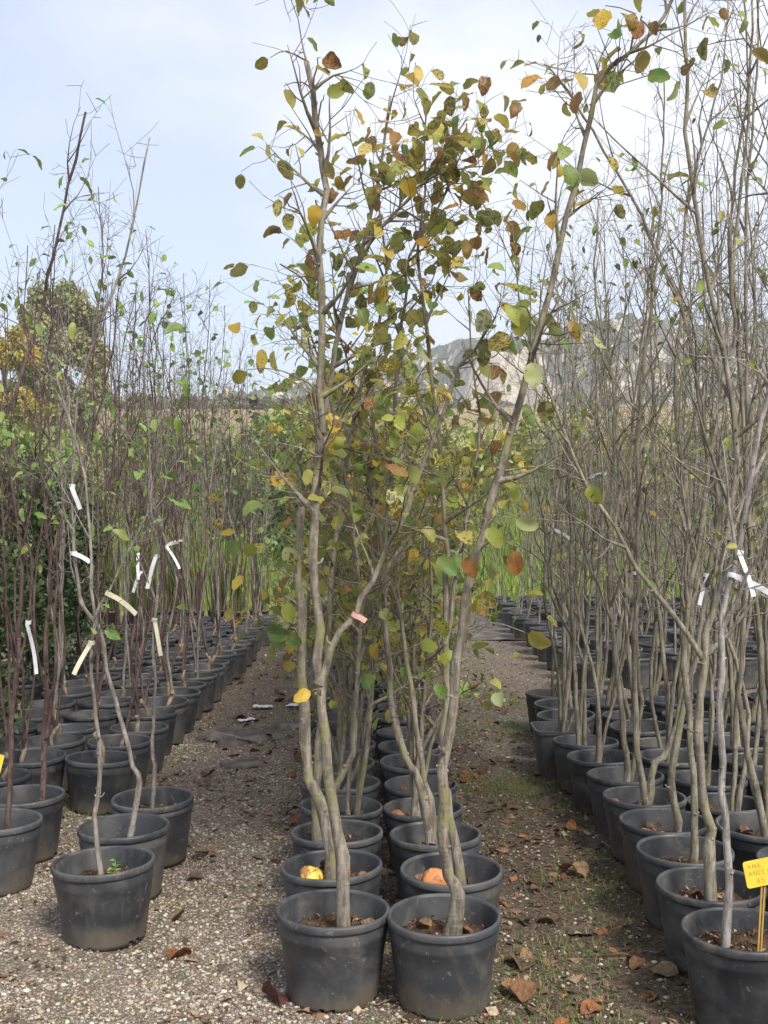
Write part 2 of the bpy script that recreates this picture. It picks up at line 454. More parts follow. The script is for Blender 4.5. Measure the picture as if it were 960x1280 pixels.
# ------------------------------------------------------------------ crumbled leaf litter
def litter():
    r = np.random.RandomState(41); n = 48000
    y = 2.6 + r.rand(n) ** 1.3 * 12; x = (r.rand(n) * 2 - 1) * (0.37 * y)
    nb = np_noise(x, y, 51, [(1.6, .5), (.5, .4)])
    keep = r.rand(n) < np.clip(.38 + .55 * nb + np.where((x > .3) & (y > 3), .18, 0) - np.where((x < -.2) & (y < 4.6), .28, 0), .04, 1)
    x, y = x[keep], y[keep]; n = len(x)
    l = np.exp(r.randn(n) * .6) * .0088; l = np.clip(l, .003, .03); w = l * r.uniform(.15, .8, n)
    a = r.rand(n) * 6.283; c, s_ = np.cos(a), np.sin(a); tz = r.randn(n, 4) * .25 * l[:, None] + .006
    loc = [(-l, 0 * l), (.1 * l, -w), (l, 0 * l), (-.1 * l, w)]
    z = terrain_z(x, y)
    V = np.stack([np.stack([x + p * c - q * s_, y + p * s_ + q * c, z + tz[:, i]], -1) for i, (p, q) in enumerate(loc)], 1)
    idx = np.arange(n)[:, None] * 4
    Fc = np.concatenate([idx + np.array([[0, 1, 2]]), idx + np.array([[0, 2, 3]])], 0)
    pal = np.array([(.07, .045, .03), (.13, .08, .05), (.20, .12, .07), (.30, .20, .13), (.10, .075, .055), (.26, .12, .055), (.38, .31, .21)])
    tint = pal[r.choice(7, n, p=[.22, .22, .16, .12, .16, .06, .06])] * r.uniform(.7, 1.2, (n, 1))
    o = link('leaf_litter', np_mesh('leaf_litter', V.reshape(-1, 3), Fc, M['pebble'], False, np.repeat(tint, 4, 0))); o['kind'] = 'stuff'
    tag(o, 'crumbled brown leaf litter strewn over the paths', 'litter')
litter()

# ------------------------------------------------------------------ blades (grass, weeds)
def blades(name, x, y, z, h, lean, w, col, mat, seed, segs=3):
    r = np.random.RandomState(seed); n = len(x)
    a = r.rand(n) * 6.283; dx, dy = np.cos(a), np.sin(a)
    b = a + 1.57 + r.randn(n) * 0.3; wx, wy = np.cos(b), np.sin(b)
    rows = []
    for i in range(segs + 1):
        t_ = i / segs; ww = w * (1 - t_ ** 1.6) * 0.5 + 0.0003
        off = lean * h * t_ ** 2
        cx = x + dx * off; cy = y + dy * off; cz = z + h * (t_ - 0.25 * lean * t_ ** 2)
        rows.append(np.stack([cx - wx * ww, cy - wy * ww, cz], -1)); rows.append(np.stack([cx + wx * ww, cy + wy * ww, cz], -1))
    V = np.stack(rows, 1); k = (segs + 1) * 2
    q = np.array([(2 * i, 2 * i + 1, 2 * i + 3, 2 * i + 2) for i in range(segs)])
    Fc = (q[None] + (np.arange(n) * k)[:, None, None]).reshape(-1, 4)
    o = link(name, np_mesh(name, V.reshape(-1, 3), Fc, mat, False, np.repeat(col, k, 0)))
    o['kind'] = 'stuff'
    return o

def grass_near():
    r = np.random.RandomState(5)
    cl = []
    for i in range(210):
        y = 2.8 + r.rand() ** 0.8 * 10
        x = r.uniform(0.28, 1.05) if r.rand() < 0.75 else r.uniform(-1.3, 1.0)
        if 3.2 < y < 11 and -0.38 < x < 0.38: continue
        cl.append((x, y, r.uniform(0.03, 0.14), int(r.uniform(12, 60))))
    for (px, py, d_) in ((620, 915, 7.4), (675, 890, 8.2), (590, 870, 8.5), (675, 1000, 5.7), (690, 920, 7.1), (765, 1120, 4.3), (735, 1265, 3.32), (660, 1262, 3.3), (620, 990, 6.0), (745, 990, 6.0), (130, 1000, 4.0)):
        q = P(px, py, 1); d_ = CAMH * F / (py - 640)
        for k in range(5): cl.append(((px - 480) / F * d_ + r.randn() * 0.09, d_ + r.randn() * 0.2, 0.12, 170))
    xs, ys = [], []
    for x, y, s, n in cl:
        xs.append(x + r.randn(n) * s); ys.append(y + r.randn(n) * s)
    n2 = 2600
    xs.append(r.uniform(-0.1, 1.0, n2)); ys.append(r.uniform(2.7, 3.25, n2))
    x = np.concatenate(xs); y = np.concatenate(ys); n = len(x)
    h = r.uniform(0.008, 0.036, n); col = np.array([(0.14, 0.23, 0.045), (0.22, 0.25, 0.07), (0.34, 0.29, 0.15), (0.10, 0.18, 0.03)])[r.choice(4, n, p=[.35, .25, .25, .15])]
    o = blades('grass', x, y, terrain_z(x, y) - 0.002, h, r.uniform(0.4, 1.6, n), r.uniform(0.0015, 0.0035, n), col, M['grass'], 6)
    tag(o, 'thin tufts of short green grass on the soil path', 'grass')
grass_near()

def weeds_far():
    r = np.random.RandomState(9)
    n = 70000
    y = 15.5 + r.rand(n) ** 0.8 * 26
    x = (r.rand(n) * 2 - 1) * (0.40 * y + 1)
    nb = np_noise(x, y, 33, [(6, 0.6), (2, 0.3)])
    hmax = np.interp(y, [15.5, 18, 21, 26, 34, 42], [0.12, 0.4, 1.6, 3.1, 4.5, 5.4])
    h = hmax * np.clip(0.65 + 0.55 * nb, 0.2, 1.25) * r.uniform(0.6, 1, n)
    pal = np.array([(0.22, 0.33, 0.06), (0.33, 0.41, 0.10), (0.15, 0.24, 0.05), (0.42, 0.43, 0.14), (0.46, 0.38, 0.18)])
    pi = np.clip((nb * 2 + r.randn(n) * 1.0 + 1.2), 0, 4).astype(int)
    o = blades('tall_weeds', x, y, 0 * x, h, r.uniform(0.05, 0.6, n), r.uniform(0.012, 0.035, n) * (y / 25), pal[pi] * r.uniform(0.7, 1.25, (n, 1)), M['grass'], 10)
    tag(o, 'tall green and straw weeds growing behind the potted trees', 'weeds')
weeds_far()

# ------------------------------------------------------------------ leaves
def leaf_mesh_waver(r): return [1 + r.uniform(-.13, .13) for _ in range(14)]
def leaf_mesh(name, seed, mat, wmul=1.0, fold=0.35, curl=0.5, petiole=0.22, lance=False):
    r = random.Random(seed); b = MB()
    ts = [0, .1, .28, .48, .68, .86, 1.0]
    ws = [0.03, .25, .37, .40, .37, .25, 0.05] if not lance else [0.01, .1, .17, .19, .16, .09, 0.0]
    tw = r.uniform(-0.5, 0.5); wav = [r.uniform(-0.075, 0.075) for _ in range(14)]; wv = leaf_mesh_waver(r)
    ang = 0; x = 0; z = 0; last = 0
    for i, (t_, w) in enumerate(zip(ts, ws)):
        w *= wmul
        dt = t_ - last; last = t_
        ang -= curl * dt * r.uniform(0.6, 1.4)
        x += math.cos(ang) * dt; z += math.sin(ang) * dt
        c, s = math.cos(tw * t_), math.sin(tw * t_)
        for side in (-1, 0, 1):
            yy = side * w * wv[i * 2 + (side > 0)]; zz = abs(side) * w * fold + (wav[i * 2 + (side > 0)] if side else 0)
            b.v.append((x - 0.25 * abs(zz) * math.sin(ang), yy * c - zz * s, z + yy * s + zz * c))
    for i in range(6):
        for k in (0, 1):
            a = i * 3 + k
            b.f.append((a, a + 3, a + 4, a + 1))
    if petiole:
        b.tube([Vector((-petiole, 0, 0.03)), Vector((-petiole * .5, 0, 0.015)), Vector((0.02, 0, 0))], [0.011, 0.009, 0.009], 3)
    return b.mesh(name, mat)
LEAF = [leaf_mesh('leaf_blade_%d' % i, i, M['leaf'], random.Random(i).uniform(0.72, 1.0), random.Random(i + 50).uniform(0.05, 0.6), random.Random(i + 90).uniform(-.2, 1.2 if i < 14 else 2.6)) for i in range(20)]
LEAFG = [leaf_mesh('green_leaf_%d' % i, i + 40, M['leaf_clean'], 0.8, 0.4, 0.6) for i in range(5)]
LEAFL = [leaf_mesh('long_leaf_%d' % i, i + 60, M['leaf_clean'], 1.0, 0.4, 0.5, lance=True) for i in range(5)]
DRY = [leaf_mesh('dry_leaf_%d' % i, i + 70, M['dry'], random.Random(i).uniform(0.8, 1.3), random.Random(i + 5).uniform(0.3, 1.0), random.Random(i + 9).uniform(-1.2, 1.6), 0.15) for i in range(8)]

QPAL = [((0.30, 0.36, 0.075), 6), ((0.18, 0.29, 0.07), 4.5), ((0.35, 0.34, 0.075), 5), ((0.50, 0.38, 0.055), 4), ((0.10, 0.19, 0.055), 2), ((0.32, 0.16, 0.06), 1.8), ((0.36, 0.41, 0.18), 3)]
QTOP = [((0.40, 0.24, 0.05), 3.5), ((0.34, 0.31, 0.07), 4), ((0.28, 0.13, 0.055), 2.5), ((0.46, 0.38, 0.10), 2.5), ((0.22, 0.28, 0.07), 3)]
GPAL = [((0.13, 0.27, 0.06), 4), ((0.09, 0.20, 0.045), 3), ((0.23, 0.33, 0.08), 2)]
RPAL = [((0.16, 0.22, 0.05), 4), ((0.25, 0.25, 0.06), 2), ((0.30, 0.19, 0.06), 1), ((0.11, 0.18, 0.05), 2)]
def pick(r, pal):
    c = r.choices([p[0] for p in pal], [p[1] for p in pal])[0]; s = r.uniform(0.75, 1.25)
    return (c[0] * s * r.uniform(.9, 1.1), c[1] * s, c[2] * s * r.uniform(.8, 1.2))

def leaf_matrix(r, p, d, size, ww=1.0):
    d = d.normalized()
    up = Vector((r.gauss(0, .55), r.gauss(0, .55) - 0.25, 1)).normalized()
    y = up.cross(d)
    if y.length < 1e-3: y = Vector((1, 0, 0))
    y.normalize(); z = d.cross(y)
    m = Matrix(((d.x, y.x, z.x), (d.y, y.y, z.y), (d.z, y.z, z.z))).to_4x4()
    m = Matrix.Translation(p + d * size * 0.2) @ m @ Matrix.Diagonal((size, size * ww, size, 1))
    return m

# ------------------------------------------------------------------ tree growth
def rv(r): return Vector((r.gauss(0, 1), r.gauss(0, 1), r.gauss(0, 1)))
def curve(r, p, d, length, n, wander, up):
    pts = [p.copy()]; d = d.normalized()
    for i in range(n):
        d = (d + rv(r) * wander + Vector((0, 0, up))).normalized()
        p = p + d * (length / n); pts.append(p.copy())
    return pts
def smooth_path(ctrl, r, step=0.09, jit=0.004):
    pts = []
    c = [ctrl[0] * 2 - ctrl[1]] + ctrl + [ctrl[-1] * 2 - ctrl[-2]]
    for i in range(1, len(c) - 2):
        n = max(2, int((c[i + 1] - c[i]).length / step))
        for k in range(n):
            t_ = k / n
            p0, p1, p2, p3 = c[i - 1], c[i], c[i + 1], c[i + 2]
            q = 0.5 * ((2 * p1) + (p2 - p0) * t_ + (2 * p0 - 5 * p1 + 4 * p2 - p3) * t_ * t_ + (3 * p1 - p0 - 3 * p2 + p3) * t_ ** 3)
            pts.append(q + rv(r) * jit)
    pts.append(ctrl[-1].copy())
    return pts
def taper(r, n, r0, r1, pw=0.8, flare=0.25):
    out_ = []
    for i in range(n):
        t_ = i / (n - 1)
        q = r0 + (r1 - r0) * t_ ** pw
        q *= 1 + flare * math.exp(-t_ * 22) + r.uniform(-0.06, 0.06) + (r.uniform(.12, .28) if r.random() < .10 else 0)
        out_.append(q)
    return out_
def at(pts, t_):
    f = t_ * (len(pts) - 1); i = min(int(f), len(pts) - 2); k = f - i
    return pts[i].lerp(pts[i + 1], k), (pts[i + 1] - pts[i]).normalized(), i

KIND = {
    'barefar': dict(nb=(5, 9), t0=.30, t1=.99, len=(.3, .75), ang=(18, 45), up=.10, tw=(2, 4), twl=(.05, .28), leaf=.03, ll=(.03, .055), pal=RPAL, meshes=LEAFG, ww=(.8, 1.0)),
    'quince': dict(nb=(9, 13), t0=.42, t1=.99, len=(.25, .62), ang=(35, 75), up=.10, tw=(4, 7), twl=(.06, .24), leaf=.5, ll=(.042, .080), pal=QPAL, meshes=LEAF, ww=(.85, 1.1)),
    'bare': dict(nb=(8, 12), t0=.26, t1=.99, len=(.3, .95), ang=(20, 50), up=.10, tw=(4, 7), twl=(.04, .30), leaf=.03, ll=(.03, .055), pal=RPAL, meshes=LEAFG, ww=(.8, 1.0)),
    'dark': dict(nb=(6, 10), t0=.35, t1=.99, len=(.25, .75), ang=(14, 40), up=.10, tw=(4, 7), twl=(.03, .28), leaf=.09, ll=(.035, .08), pal=GPAL, meshes=LEAFL, ww=(.9, 1.4)),
}
def grow_stem(r, pts, rad, kind, t0=None, t1=None, nb=None, leaf=None, lenmul=1.0):
    """side branches (with twigs) for a stem; returns branch tube lists and leaf records"""
    k = KIND[kind]; brs = []; leaves = []
    t0 = k['t0'] if t0 is None else t0; t1 = k['t1'] if t1 is None else t1
    nb = r.randint(*k['nb']) if nb is None else nb
    lf = k['leaf'] if leaf is None else leaf
    ga = r.uniform(0, 6.28)
    for j in range(nb):
        tt = t0 + (t1 - t0) * (j + r.uniform(0, .9)) / nb
        p, d, i = at(pts, min(tt, .995))
        r0 = min(rad[i] * 0.62, 0.011)
        ga += 2.4 + r.uniform(-.5, .5)
        a = d.orthogonal().normalized(); bb = d.cross(a)
        side = a * math.cos(ga) + bb * math.sin(ga)
        th = R(r.uniform(*k['ang']))
        L = r.uniform(*k['len']) * lenmul * (1.15 - 0.55 * tt)
        bd = d * math.cos(th) + side * math.sin(th)
        n = max(4, int(L / .085))
        bp = curve(r, p, bd, L, n, .12, k['up'])
        br = [max(.0011, r0 * (1 - .82 * q / n)) for q in range(n + 1)]; br[0] *= 1.7; br[1] *= 1.12
        tubes = [(bp, br, 5)]
        ends = [(bp[-1], bp[-1] - bp[-2])]
        for q in range(r.randint(*k['tw'])):
            t2 = r.uniform(.15, 1)
            p2, d2, i2 = at(bp, t2)
            tl = r.uniform(*k['twl']); s2 = rv(r); s2 = (s2 - d2 * s2.dot(d2)).normalized()
            td = d2 * .6 + s2 * .8
            n2 = 3 if tl > .08 else 2
            tp = curve(r, p2, td, tl, n2, .16, .06)
            tr = [max(.0009, min(br[i2] * .6, .003) * (1 - .6 * w / n2)) for w in range(n2 + 1)]
            tubes.append((tp, tr, 3)); ends.append((tp[-1], tp[-1] - tp[-2]))
            if tl > .14:
                for w in range(r.randint(0, 2)):
                    p3, d3, _ = at(tp, r.uniform(.2, .9)); s3 = rv(r); s3 = (s3 - d3 * s3.dot(d3)).normalized()
                    t3 = curve(r, p3, d3 * .6 + s3, r.uniform(.03, .1), 2, .1, .05)
                    tubes.append((t3, [.0015, .0012, .0009], 3)); ends.append((t3[-1], t3[-1] - t3[-2]))
            if tl > .1: ends.append((tp[1], s3 if False else s2))
        for e, ed in ends:
            if r.random() < lf:
                dd = (ed.normalized() * .6 + rv(r) * .45 + Vector((0, 0, -.55))).normalized()
                sz = r.uniform(*k['ll'])
                leaves.append((leaf_matrix(r, e, dd, sz, r.uniform(*k['ww'])), r.randrange(len(k['meshes'])), pick(r, QTOP if kind == 'quince' and e.z > 2.35 and r.random() < .75 else k['pal']), kind))
        brs.append(tubes)
    return brs, leaves

def tubes_mesh(name, tubes, mat):
    b = MB()
    for p, rr, s in tubes: b.tube(p, rr, s)
    return b.mesh(name, mat)

# ------------------------------------------------------------------ pots
PR, PH = 0.18, 0.275
def pot_meshes(segs, seed, double=False, tilt=0):
    r = random.Random(seed); b = MB()
    rb = PR * .79; ph = r.uniform(0, 6.28); am = r.uniform(.004, .02); p2 = r.uniform(0, 6.28); a2 = r.uniform(0, .014)
    wob = lambda a, z: am * math.sin(2 * a + ph) * (z / PH) + 0.004 * math.sin(5 * a + ph) * (1 - z / PH) - a2 * math.exp(-((((a - p2 + 3.14) % 6.283) - 3.14) / .35) ** 2) * math.exp(-((z - .12) / .08) ** 2) * 3
    prof = [(0.0, 0.004), (rb - .012, 0.004), (rb, 0.0), (rb + .0016, .018), (rb + (PR - rb) * .2, PH * .2), (rb + (PR - rb) * .4, PH * .4), (rb + (PR - rb) * .58, PH * .58), (rb + (PR - rb) * .72, PH * .74), (rb + (PR - rb) * .72 + .0022, PH * .752), (rb + (PR - rb) * .78 + .0022, PH * .80), (PR - .009, PH - .016)]
    nn = [k for k in range(segs) if r.random() < 0.16]
    skip = {(2, k) for k in nn}
    b.lathe(prof, segs, skip, wob)
    base = len(b.v)
    b.lathe([(PR - .0125, PH - .004), (PR - .016, PH - .03), (PR - .026, PH - .085), (PR - .034, PH - .135)], segs, (), wob)
    wall = b.mesh('pot_wall', M['pot'])
    b = MB()
    b.lathe([(PR - .009, PH - .026), (PR - .0025, PH - .026), (PR, PH - .020), (PR, PH - .006), (PR - .003, PH - .0005), (PR - .008, PH + .0006), (PR - .0125, PH - .003), (PR - .0135, PH - .012)], segs, (), wob)
    if double:
        b.lathe([(PR - .012, PH - .052), (PR - .004, PH - .052), (PR - .0015, PH - .046), (PR - .0015, PH - .034), (PR - .006, PH - .029), (PR - .0125, PH - .029)], segs, (), wob)
    rim = b.mesh('pot_rim', M['pot'])
    return wall, rim
POTN = [pot_meshes(56, 100 + i, i == 7) for i in range(8)]
POTF = [pot_meshes(22, 200 + i) for i in range(3)]
def soil_mesh(seed, segs=28, rings=7):
    r = random.Random(seed); b = MB(); rad = PR - .032
    b.v.append((0, 0, .008))
    for i in range(1, rings + 1):
        for k in range(segs):
            a = 6.2832 * k / segs; q = rad * i / rings
            b.v.append((q * math.cos(a), q * math.sin(a), r.uniform(-.006, .006) + .008 * (1 - (i / rings) ** 2)))
    for k in range(segs): b.f.append((0, 1 + k, 1 + (k + 1) % segs))
    for i in range(rings - 1):
        for k in range(segs):
            k2 = (k + 1) % segs; a = 1 + i * segs; c = a + segs
            b.f.append((a + k, c + k, c + k2, a + k2))
    nf0 = len(b.f)
    for k in range(130):
        a = r.uniform(0, 6.2832); q = rad * math.sqrt(r.random()) * .97; c = Vector((q * math.cos(a), q * math.sin(a), .006 + r.uniform(0, .008)))
        m = Quaternion((r.gauss(0, 1), r.gauss(0, 1), r.gauss(0, 1), 3)).normalized().to_matrix(); l, w = r.uniform(.004, .016), r.uniform(.0015, .006); a = r.uniform(0, 6.28)
        rz = Matrix.Rotation(a, 3, 'Z'); base = len(b.v)
        for p in ((-l, 0, 0), (0, -w, .002), (l, 0, 0), (0, w, .002)): b.v.append(tuple(c + m @ (rz @ Vector(p))))
        b.f += [(base, base + 1, base + 2), (base, base + 2, base + 3)]
    me = b.mesh('pot_soil', M['soil']); me.materials.append(M['flake']); me.materials.append(M['flake_pale'])
    for i, p in enumerate(me.polygons):
        if i >= nf0: p.material_index = 1 + ((i - nf0) // 2 % 3 == 0)
    return me
SOIL = [soil_mesh(i) for i in range(4)]
SOILZ = PH - .075
# a square pot
def square_pot():
    b = MB(); rings = []
    for (s, z) in ((.115, 0), (.15, PH - .02), (.158, PH - .02), (.158, PH), (.147, PH), (.135, PH - .10)):
        base = len(b.v); rings.append(base)
        for k in range(32):
            a = 6.2832 * k / 32; c, sn = math.cos(a), math.sin(a)
            e = .28
            b.v.append((s * math.copysign(abs(c) ** e, c), s * math.copysign(abs(sn) ** e, sn), z))
    for i in range(5):
        for k in range(32):
            k2 = (k + 1) % 32
            b.f.append((rings[i] + k, rings[i] + k2, rings[i + 1] + k2, rings[i + 1] + k))
    return b.mesh('square_pot_wall', M['pot'], False)
SQUARE = square_pot()

STEMS = []     # (tree root, world points) for hanging tags
def make_root(name, x, y, rz=0, scale=1):
    o = bpy.data.objects.new(name, None); o.empty_display_size = .1
    o.location = (x, y, 0); o.rotation_euler = (0, 0, rz); o.scale = (scale,) * 3
    COL.objects.link(o); return o
def add_pot(root, r, near=True, square=False, double=False):
    if square:
        link('pot', SQUARE, root); s = link('soil', SOIL[0], root); s.location.z = SOILZ; s.scale = (.9, .9, 1); return
    w, rm_ = POTN[7] if double else r.choice(POTN[:7]) if near == 'front' else (r.choice(POTN[:7] + (POTN[7:] if r.random() < .5 else [])) if near else r.choice(POTF))
    p = link('pot', w, root); a = r.uniform(0, 6.28)
    q = link('rim', rm_, p)
    p.rotation_euler = (r.gauss(0, .017), r.gauss(0, .017), a)
    s = link('soil', r.choice(SOIL), root); s.location.z = SOILZ + r.uniform(-.02, .012); s.rotation_euler.z = r.uniform(0, 6.28)
def add_leaves(root, leaves):
    for m, i, c, kind in leaves:
        o = link('leaf', KIND[kind]['meshes'][i], root)
        o.matrix_local = m; o.color = (*c, 1)
def foliage_mesh(leaves):
    vs_, fs, cs = [], [], []; nbase = 0
    for m, i, c, kind in leaves:
        mm = np.array(m)
        loc = np.array([(0, 0, 0), (.3, .36, .03), (.3, -.36, .03), (.65, .32, -.05), (.65, -.32, -.05), (1, 0, -.15)])
        w = loc @ mm[:3, :3].T + mm[:3, 3]
        vs_.append(w); fs += [(nbase, nbase + 2, nbase + 1, nbase + 1), ]
        fs[-1:] = []
        fs += [(nbase, nbase + 2, nbase + 1), (nbase + 1, nbase + 2, nbase + 4), (nbase + 1, nbase + 4, nbase + 3), (nbase + 3, nbase + 4, nbase + 5)]
        cs.append(np.repeat([c], 6, 0)); nbase += 6
    return np_mesh('foliage', np.concatenate(vs_), np.array(fs), M['foliage'], True, np.concatenate(cs))

def build_stems(root, stems, bark, mats=None, collect=True):
    """stems: list of dict(pts,rad,branches) in local coordinates"""
    base = root.location
    for s in stems:
        b = MB(); b.tube(s['pts'], s['rad'], 12); rk = random.Random(len(s['pts']))
        for k in range(int(len(s['pts']) * .8)):      # buds, spurs and pruning stubs
            p, d, i = at(s['pts'], rk.uniform(.08, .96)); sd = rv(rk); sd = (sd - d * sd.dot(d)).normalized(); q = s['rad'][i]
            L = q + rk.choice((.003, .004, .005, .008, .02)); w = rk.uniform(.0022, .0042) * min(1.5, q / .01)
            b.tube([p + sd * q * .6, p + sd * (q * .5 + L * .5) + d * .002, p + sd * L + d * (L - q) * .9], [w * 1.7, w * 1.15, w * .6], 5)
        tr = link(s.get('name', 'trunk'), b.mesh('trunk', s.get('mat', bark)), root)
        for tb in s['branches']:
            link('branch', tubes_mesh('branch', tb, s.get('mat', bark)), tr)
        if collect: STEMS.append((root, [base + p for p in s['pts']], s['rad']))

def traced_tree(x, y, traces, kind, bark, seed, label, cat='potted tree', group=None, square=False, name='potted_tree', depth_lean=0.0):
    """traces: pixel polylines; distance from the pot, drifting a little with height"""
    r = random.Random(seed)
    root = make_root(name, x, y)
    tag(root, label, cat, group)
    add_pot(root, r, 'front', square, 'double-rimmed' in label)
    stems = []; leaves = []
    for tr in traces:
        px = tr['px']; n = len(px); dl = tr.get('lean', r.uniform(-.12, .12)); dd = tr.get('d0', 0)
        ctrl = []
        for i, (a, b) in enumerate(px):
            ctrl.append(P(a, b, y + dd + dl * i / (n - 1)) - root.location)
        if not tr.get('side'):
            ctrl[0].z = SOILZ - .02
        else:
            nearest = min((q for st in stems for q in st['pts']), key=lambda q: (q.x - ctrl[0].x) ** 2 + (q.z - ctrl[0].z) ** 2)
            shift = nearest.y - ctrl[0].y
            ctrl = [nearest.copy()] + [P(a, b, y + dd + shift + dl * i / (n - 1)) - root.location for i, (a, b) in enumerate(px)][1:]
        pts = smooth_path(ctrl, r)
        rad = taper(r, len(pts), tr['r'][0], tr['r'][1])
        brs, lv = grow_stem(r, pts, rad, kind, tr.get('t0'), tr.get('t1'), tr.get('nb'), tr.get('leaf'), tr.get('lenmul', 1))
        stems.append(dict(pts=pts, rad=rad, branches=brs, mat=tr.get('mat', bark), name='limb' if tr.get('side') else 'trunk')); leaves += lv
    build_stems(root, stems, bark)
    add_leaves(root, leaves)
    return root

ORD = ['first', 'second', 'third', 'fourth', 'fifth', 'sixth', 'seventh', 'eighth', 'ninth', 'tenth', 'eleventh', 'twelfth', 'thirteenth', 'fourteenth', 'fifteenth', 'sixteenth', 'seventeenth', 'eighteenth', 'nineteenth', 'twentieth', 'twenty-first', 'twenty-second', 'twenty-third', 'twenty-fourth', 'twenty-fifth']

# ---------------------------------------------------------------- central double row of quince trees
CG = 'potted quince trees in the central double row'
ROOTS = {}
ROOTS['L1'] = traced_tree(-.162, 3.45, [
    dict(px=[(429, 1150), (427, 1073), (417, 1010), (409, 955), (402, 887), (398, 827), (395, 740), (395, 640), (403, 453), (400, 320), (406, 235), (399, 187), (383, 77)], r=(.0195, .009), nb=15, t0=.46, leaf=.24, lean=.1, lenmul=.8),
    dict(px=[(398, 848), (415, 810), (443, 767), (463, 727), (507, 640), (540, 553), (573, 460), (603, 427), (612, 395)], r=(.0135, .003), nb=7, t0=.35, leaf=.55, side=True, lean=-.05, lenmul=.7),
    dict(px=[(385, 90), (377, 50), (365, 0), (360, -25)], r=(.003, .0012), nb=2, leaf=.5, side=True, lean=0, d0=.1, lenmul=.3)],
    'quince', M['bark_quince'], 1, 'quince tree in mud-stained tilted pot, trunk sawn off bluntly at the top', group=CG)
ROOTS['R1'] = traced_tree(.186, 3.40, [
    dict(px=[(564, 1155), (573, 1117), (560, 1093), (555, 1043), (558, 960), (568, 873), (577, 790), (590, 723), (603, 663), (625, 590), (650, 500), (675, 410), (700, 310), (730, 190), (747, 108), (790, 65), (830, 20), (850, -25)], r=(.022, .0045), nb=12, t0=.5, leaf=.34, lean=-.1, lenmul=.65)],
    'quince', M['bark_quince'], 2, 'quince tree with one long trunk arching over the right-hand path', group=CG)
ROOTS['L2'] = traced_tree(-.176, 3.88, [
    dict(px=[(412, 1097), (408, 1027), (388, 980), (382, 955), (377, 807), (372, 723), (375, 640), (382, 610), (402, 537), (420, 437), (435, 363), (450, 320), (465, 260), (478, 200), (488, 120)], r=(.0225, .0045), nb=17, t0=.44, leaf=.45, lean=.05),
    dict(px=[(432, 370), (460, 305), (505, 255), (540, 220), (570, 212), (604, 208)], r=(.008, .002), nb=13, t0=.2, leaf=.95, side=True, lean=-.15, lenmul=.6)],
    'quince', M['bark_quince'], 3, 'quince tree with green lichen-stained trunk growing beside the fallen yellow fruit', group=CG)
ROOTS['R2'] = traced_tree(.235, 3.84, [
    dict(px=[(577, 1115), (567, 1050), (558, 990), (553, 950), (560, 807), (557, 723), (557, 660), (548, 560), (540, 470), (530, 380), (524, 320), (528, 240), (533, 140)], r=(.017, .003), nb=16, t0=.42, leaf=.55),
    dict(px=[(558, 800), (575, 700), (590, 600), (598, 520), (590, 430), (585, 360)], r=(.009, .002), nb=9, t0=.2, leaf=.65, side=True)],
    'quince', M['bark_quince'], 4, 'quince tree growing beside the orange rotten fruit in its pot', group=CG)
ROOTS['L3'] = traced_tree(-.18, 4.28, [
    dict(px=[(395, 1055), (394, 1000), (398, 955), (400, 900), (408, 830), (413, 740), (425, 640), (440, 540), (462, 440), (483, 353), (478, 290), (462, 200)], r=(.018, .003), nb=13, t0=.36, t1=.9, leaf=.5),
    dict(px=[(396, 1040), (418, 985), (440, 940), (446, 860), (450, 760), (440, 660), (425, 560), (405, 470), (380, 390)], r=(.014, .003), nb=10, t0=.36, leaf=.5)],
    'quince', M['bark_quince'], 5, 'two-trunked quince tree in the pot behind the fallen yellow fruit', group=CG)
ROOTS['R3'] = traced_tree(.205, 4.25, [
    dict(px=[(541, 1060), (533, 1010), (520, 965), (506, 945), (491, 890), (483, 800), (478, 700), (487, 620), (497, 453), (507, 363), (513, 320), (557, 243), (575, 180)], r=(.018, .003), nb=14, t0=.36, t1=.92, leaf=.5),
    dict(px=[(541, 1060), (536, 1000), (525, 950), (517, 873), (510, 827), (500, 767), (483, 715), (470, 640), (452, 540), (430, 440), (395, 370), (350, 330)], r=(.014, .003), nb=12, t0=.38, leaf=.42)],
    'quince', M['bark_quince'], 6, 'two-trunked quince tree in the dusty pot behind the orange rotten fruit', group=CG)

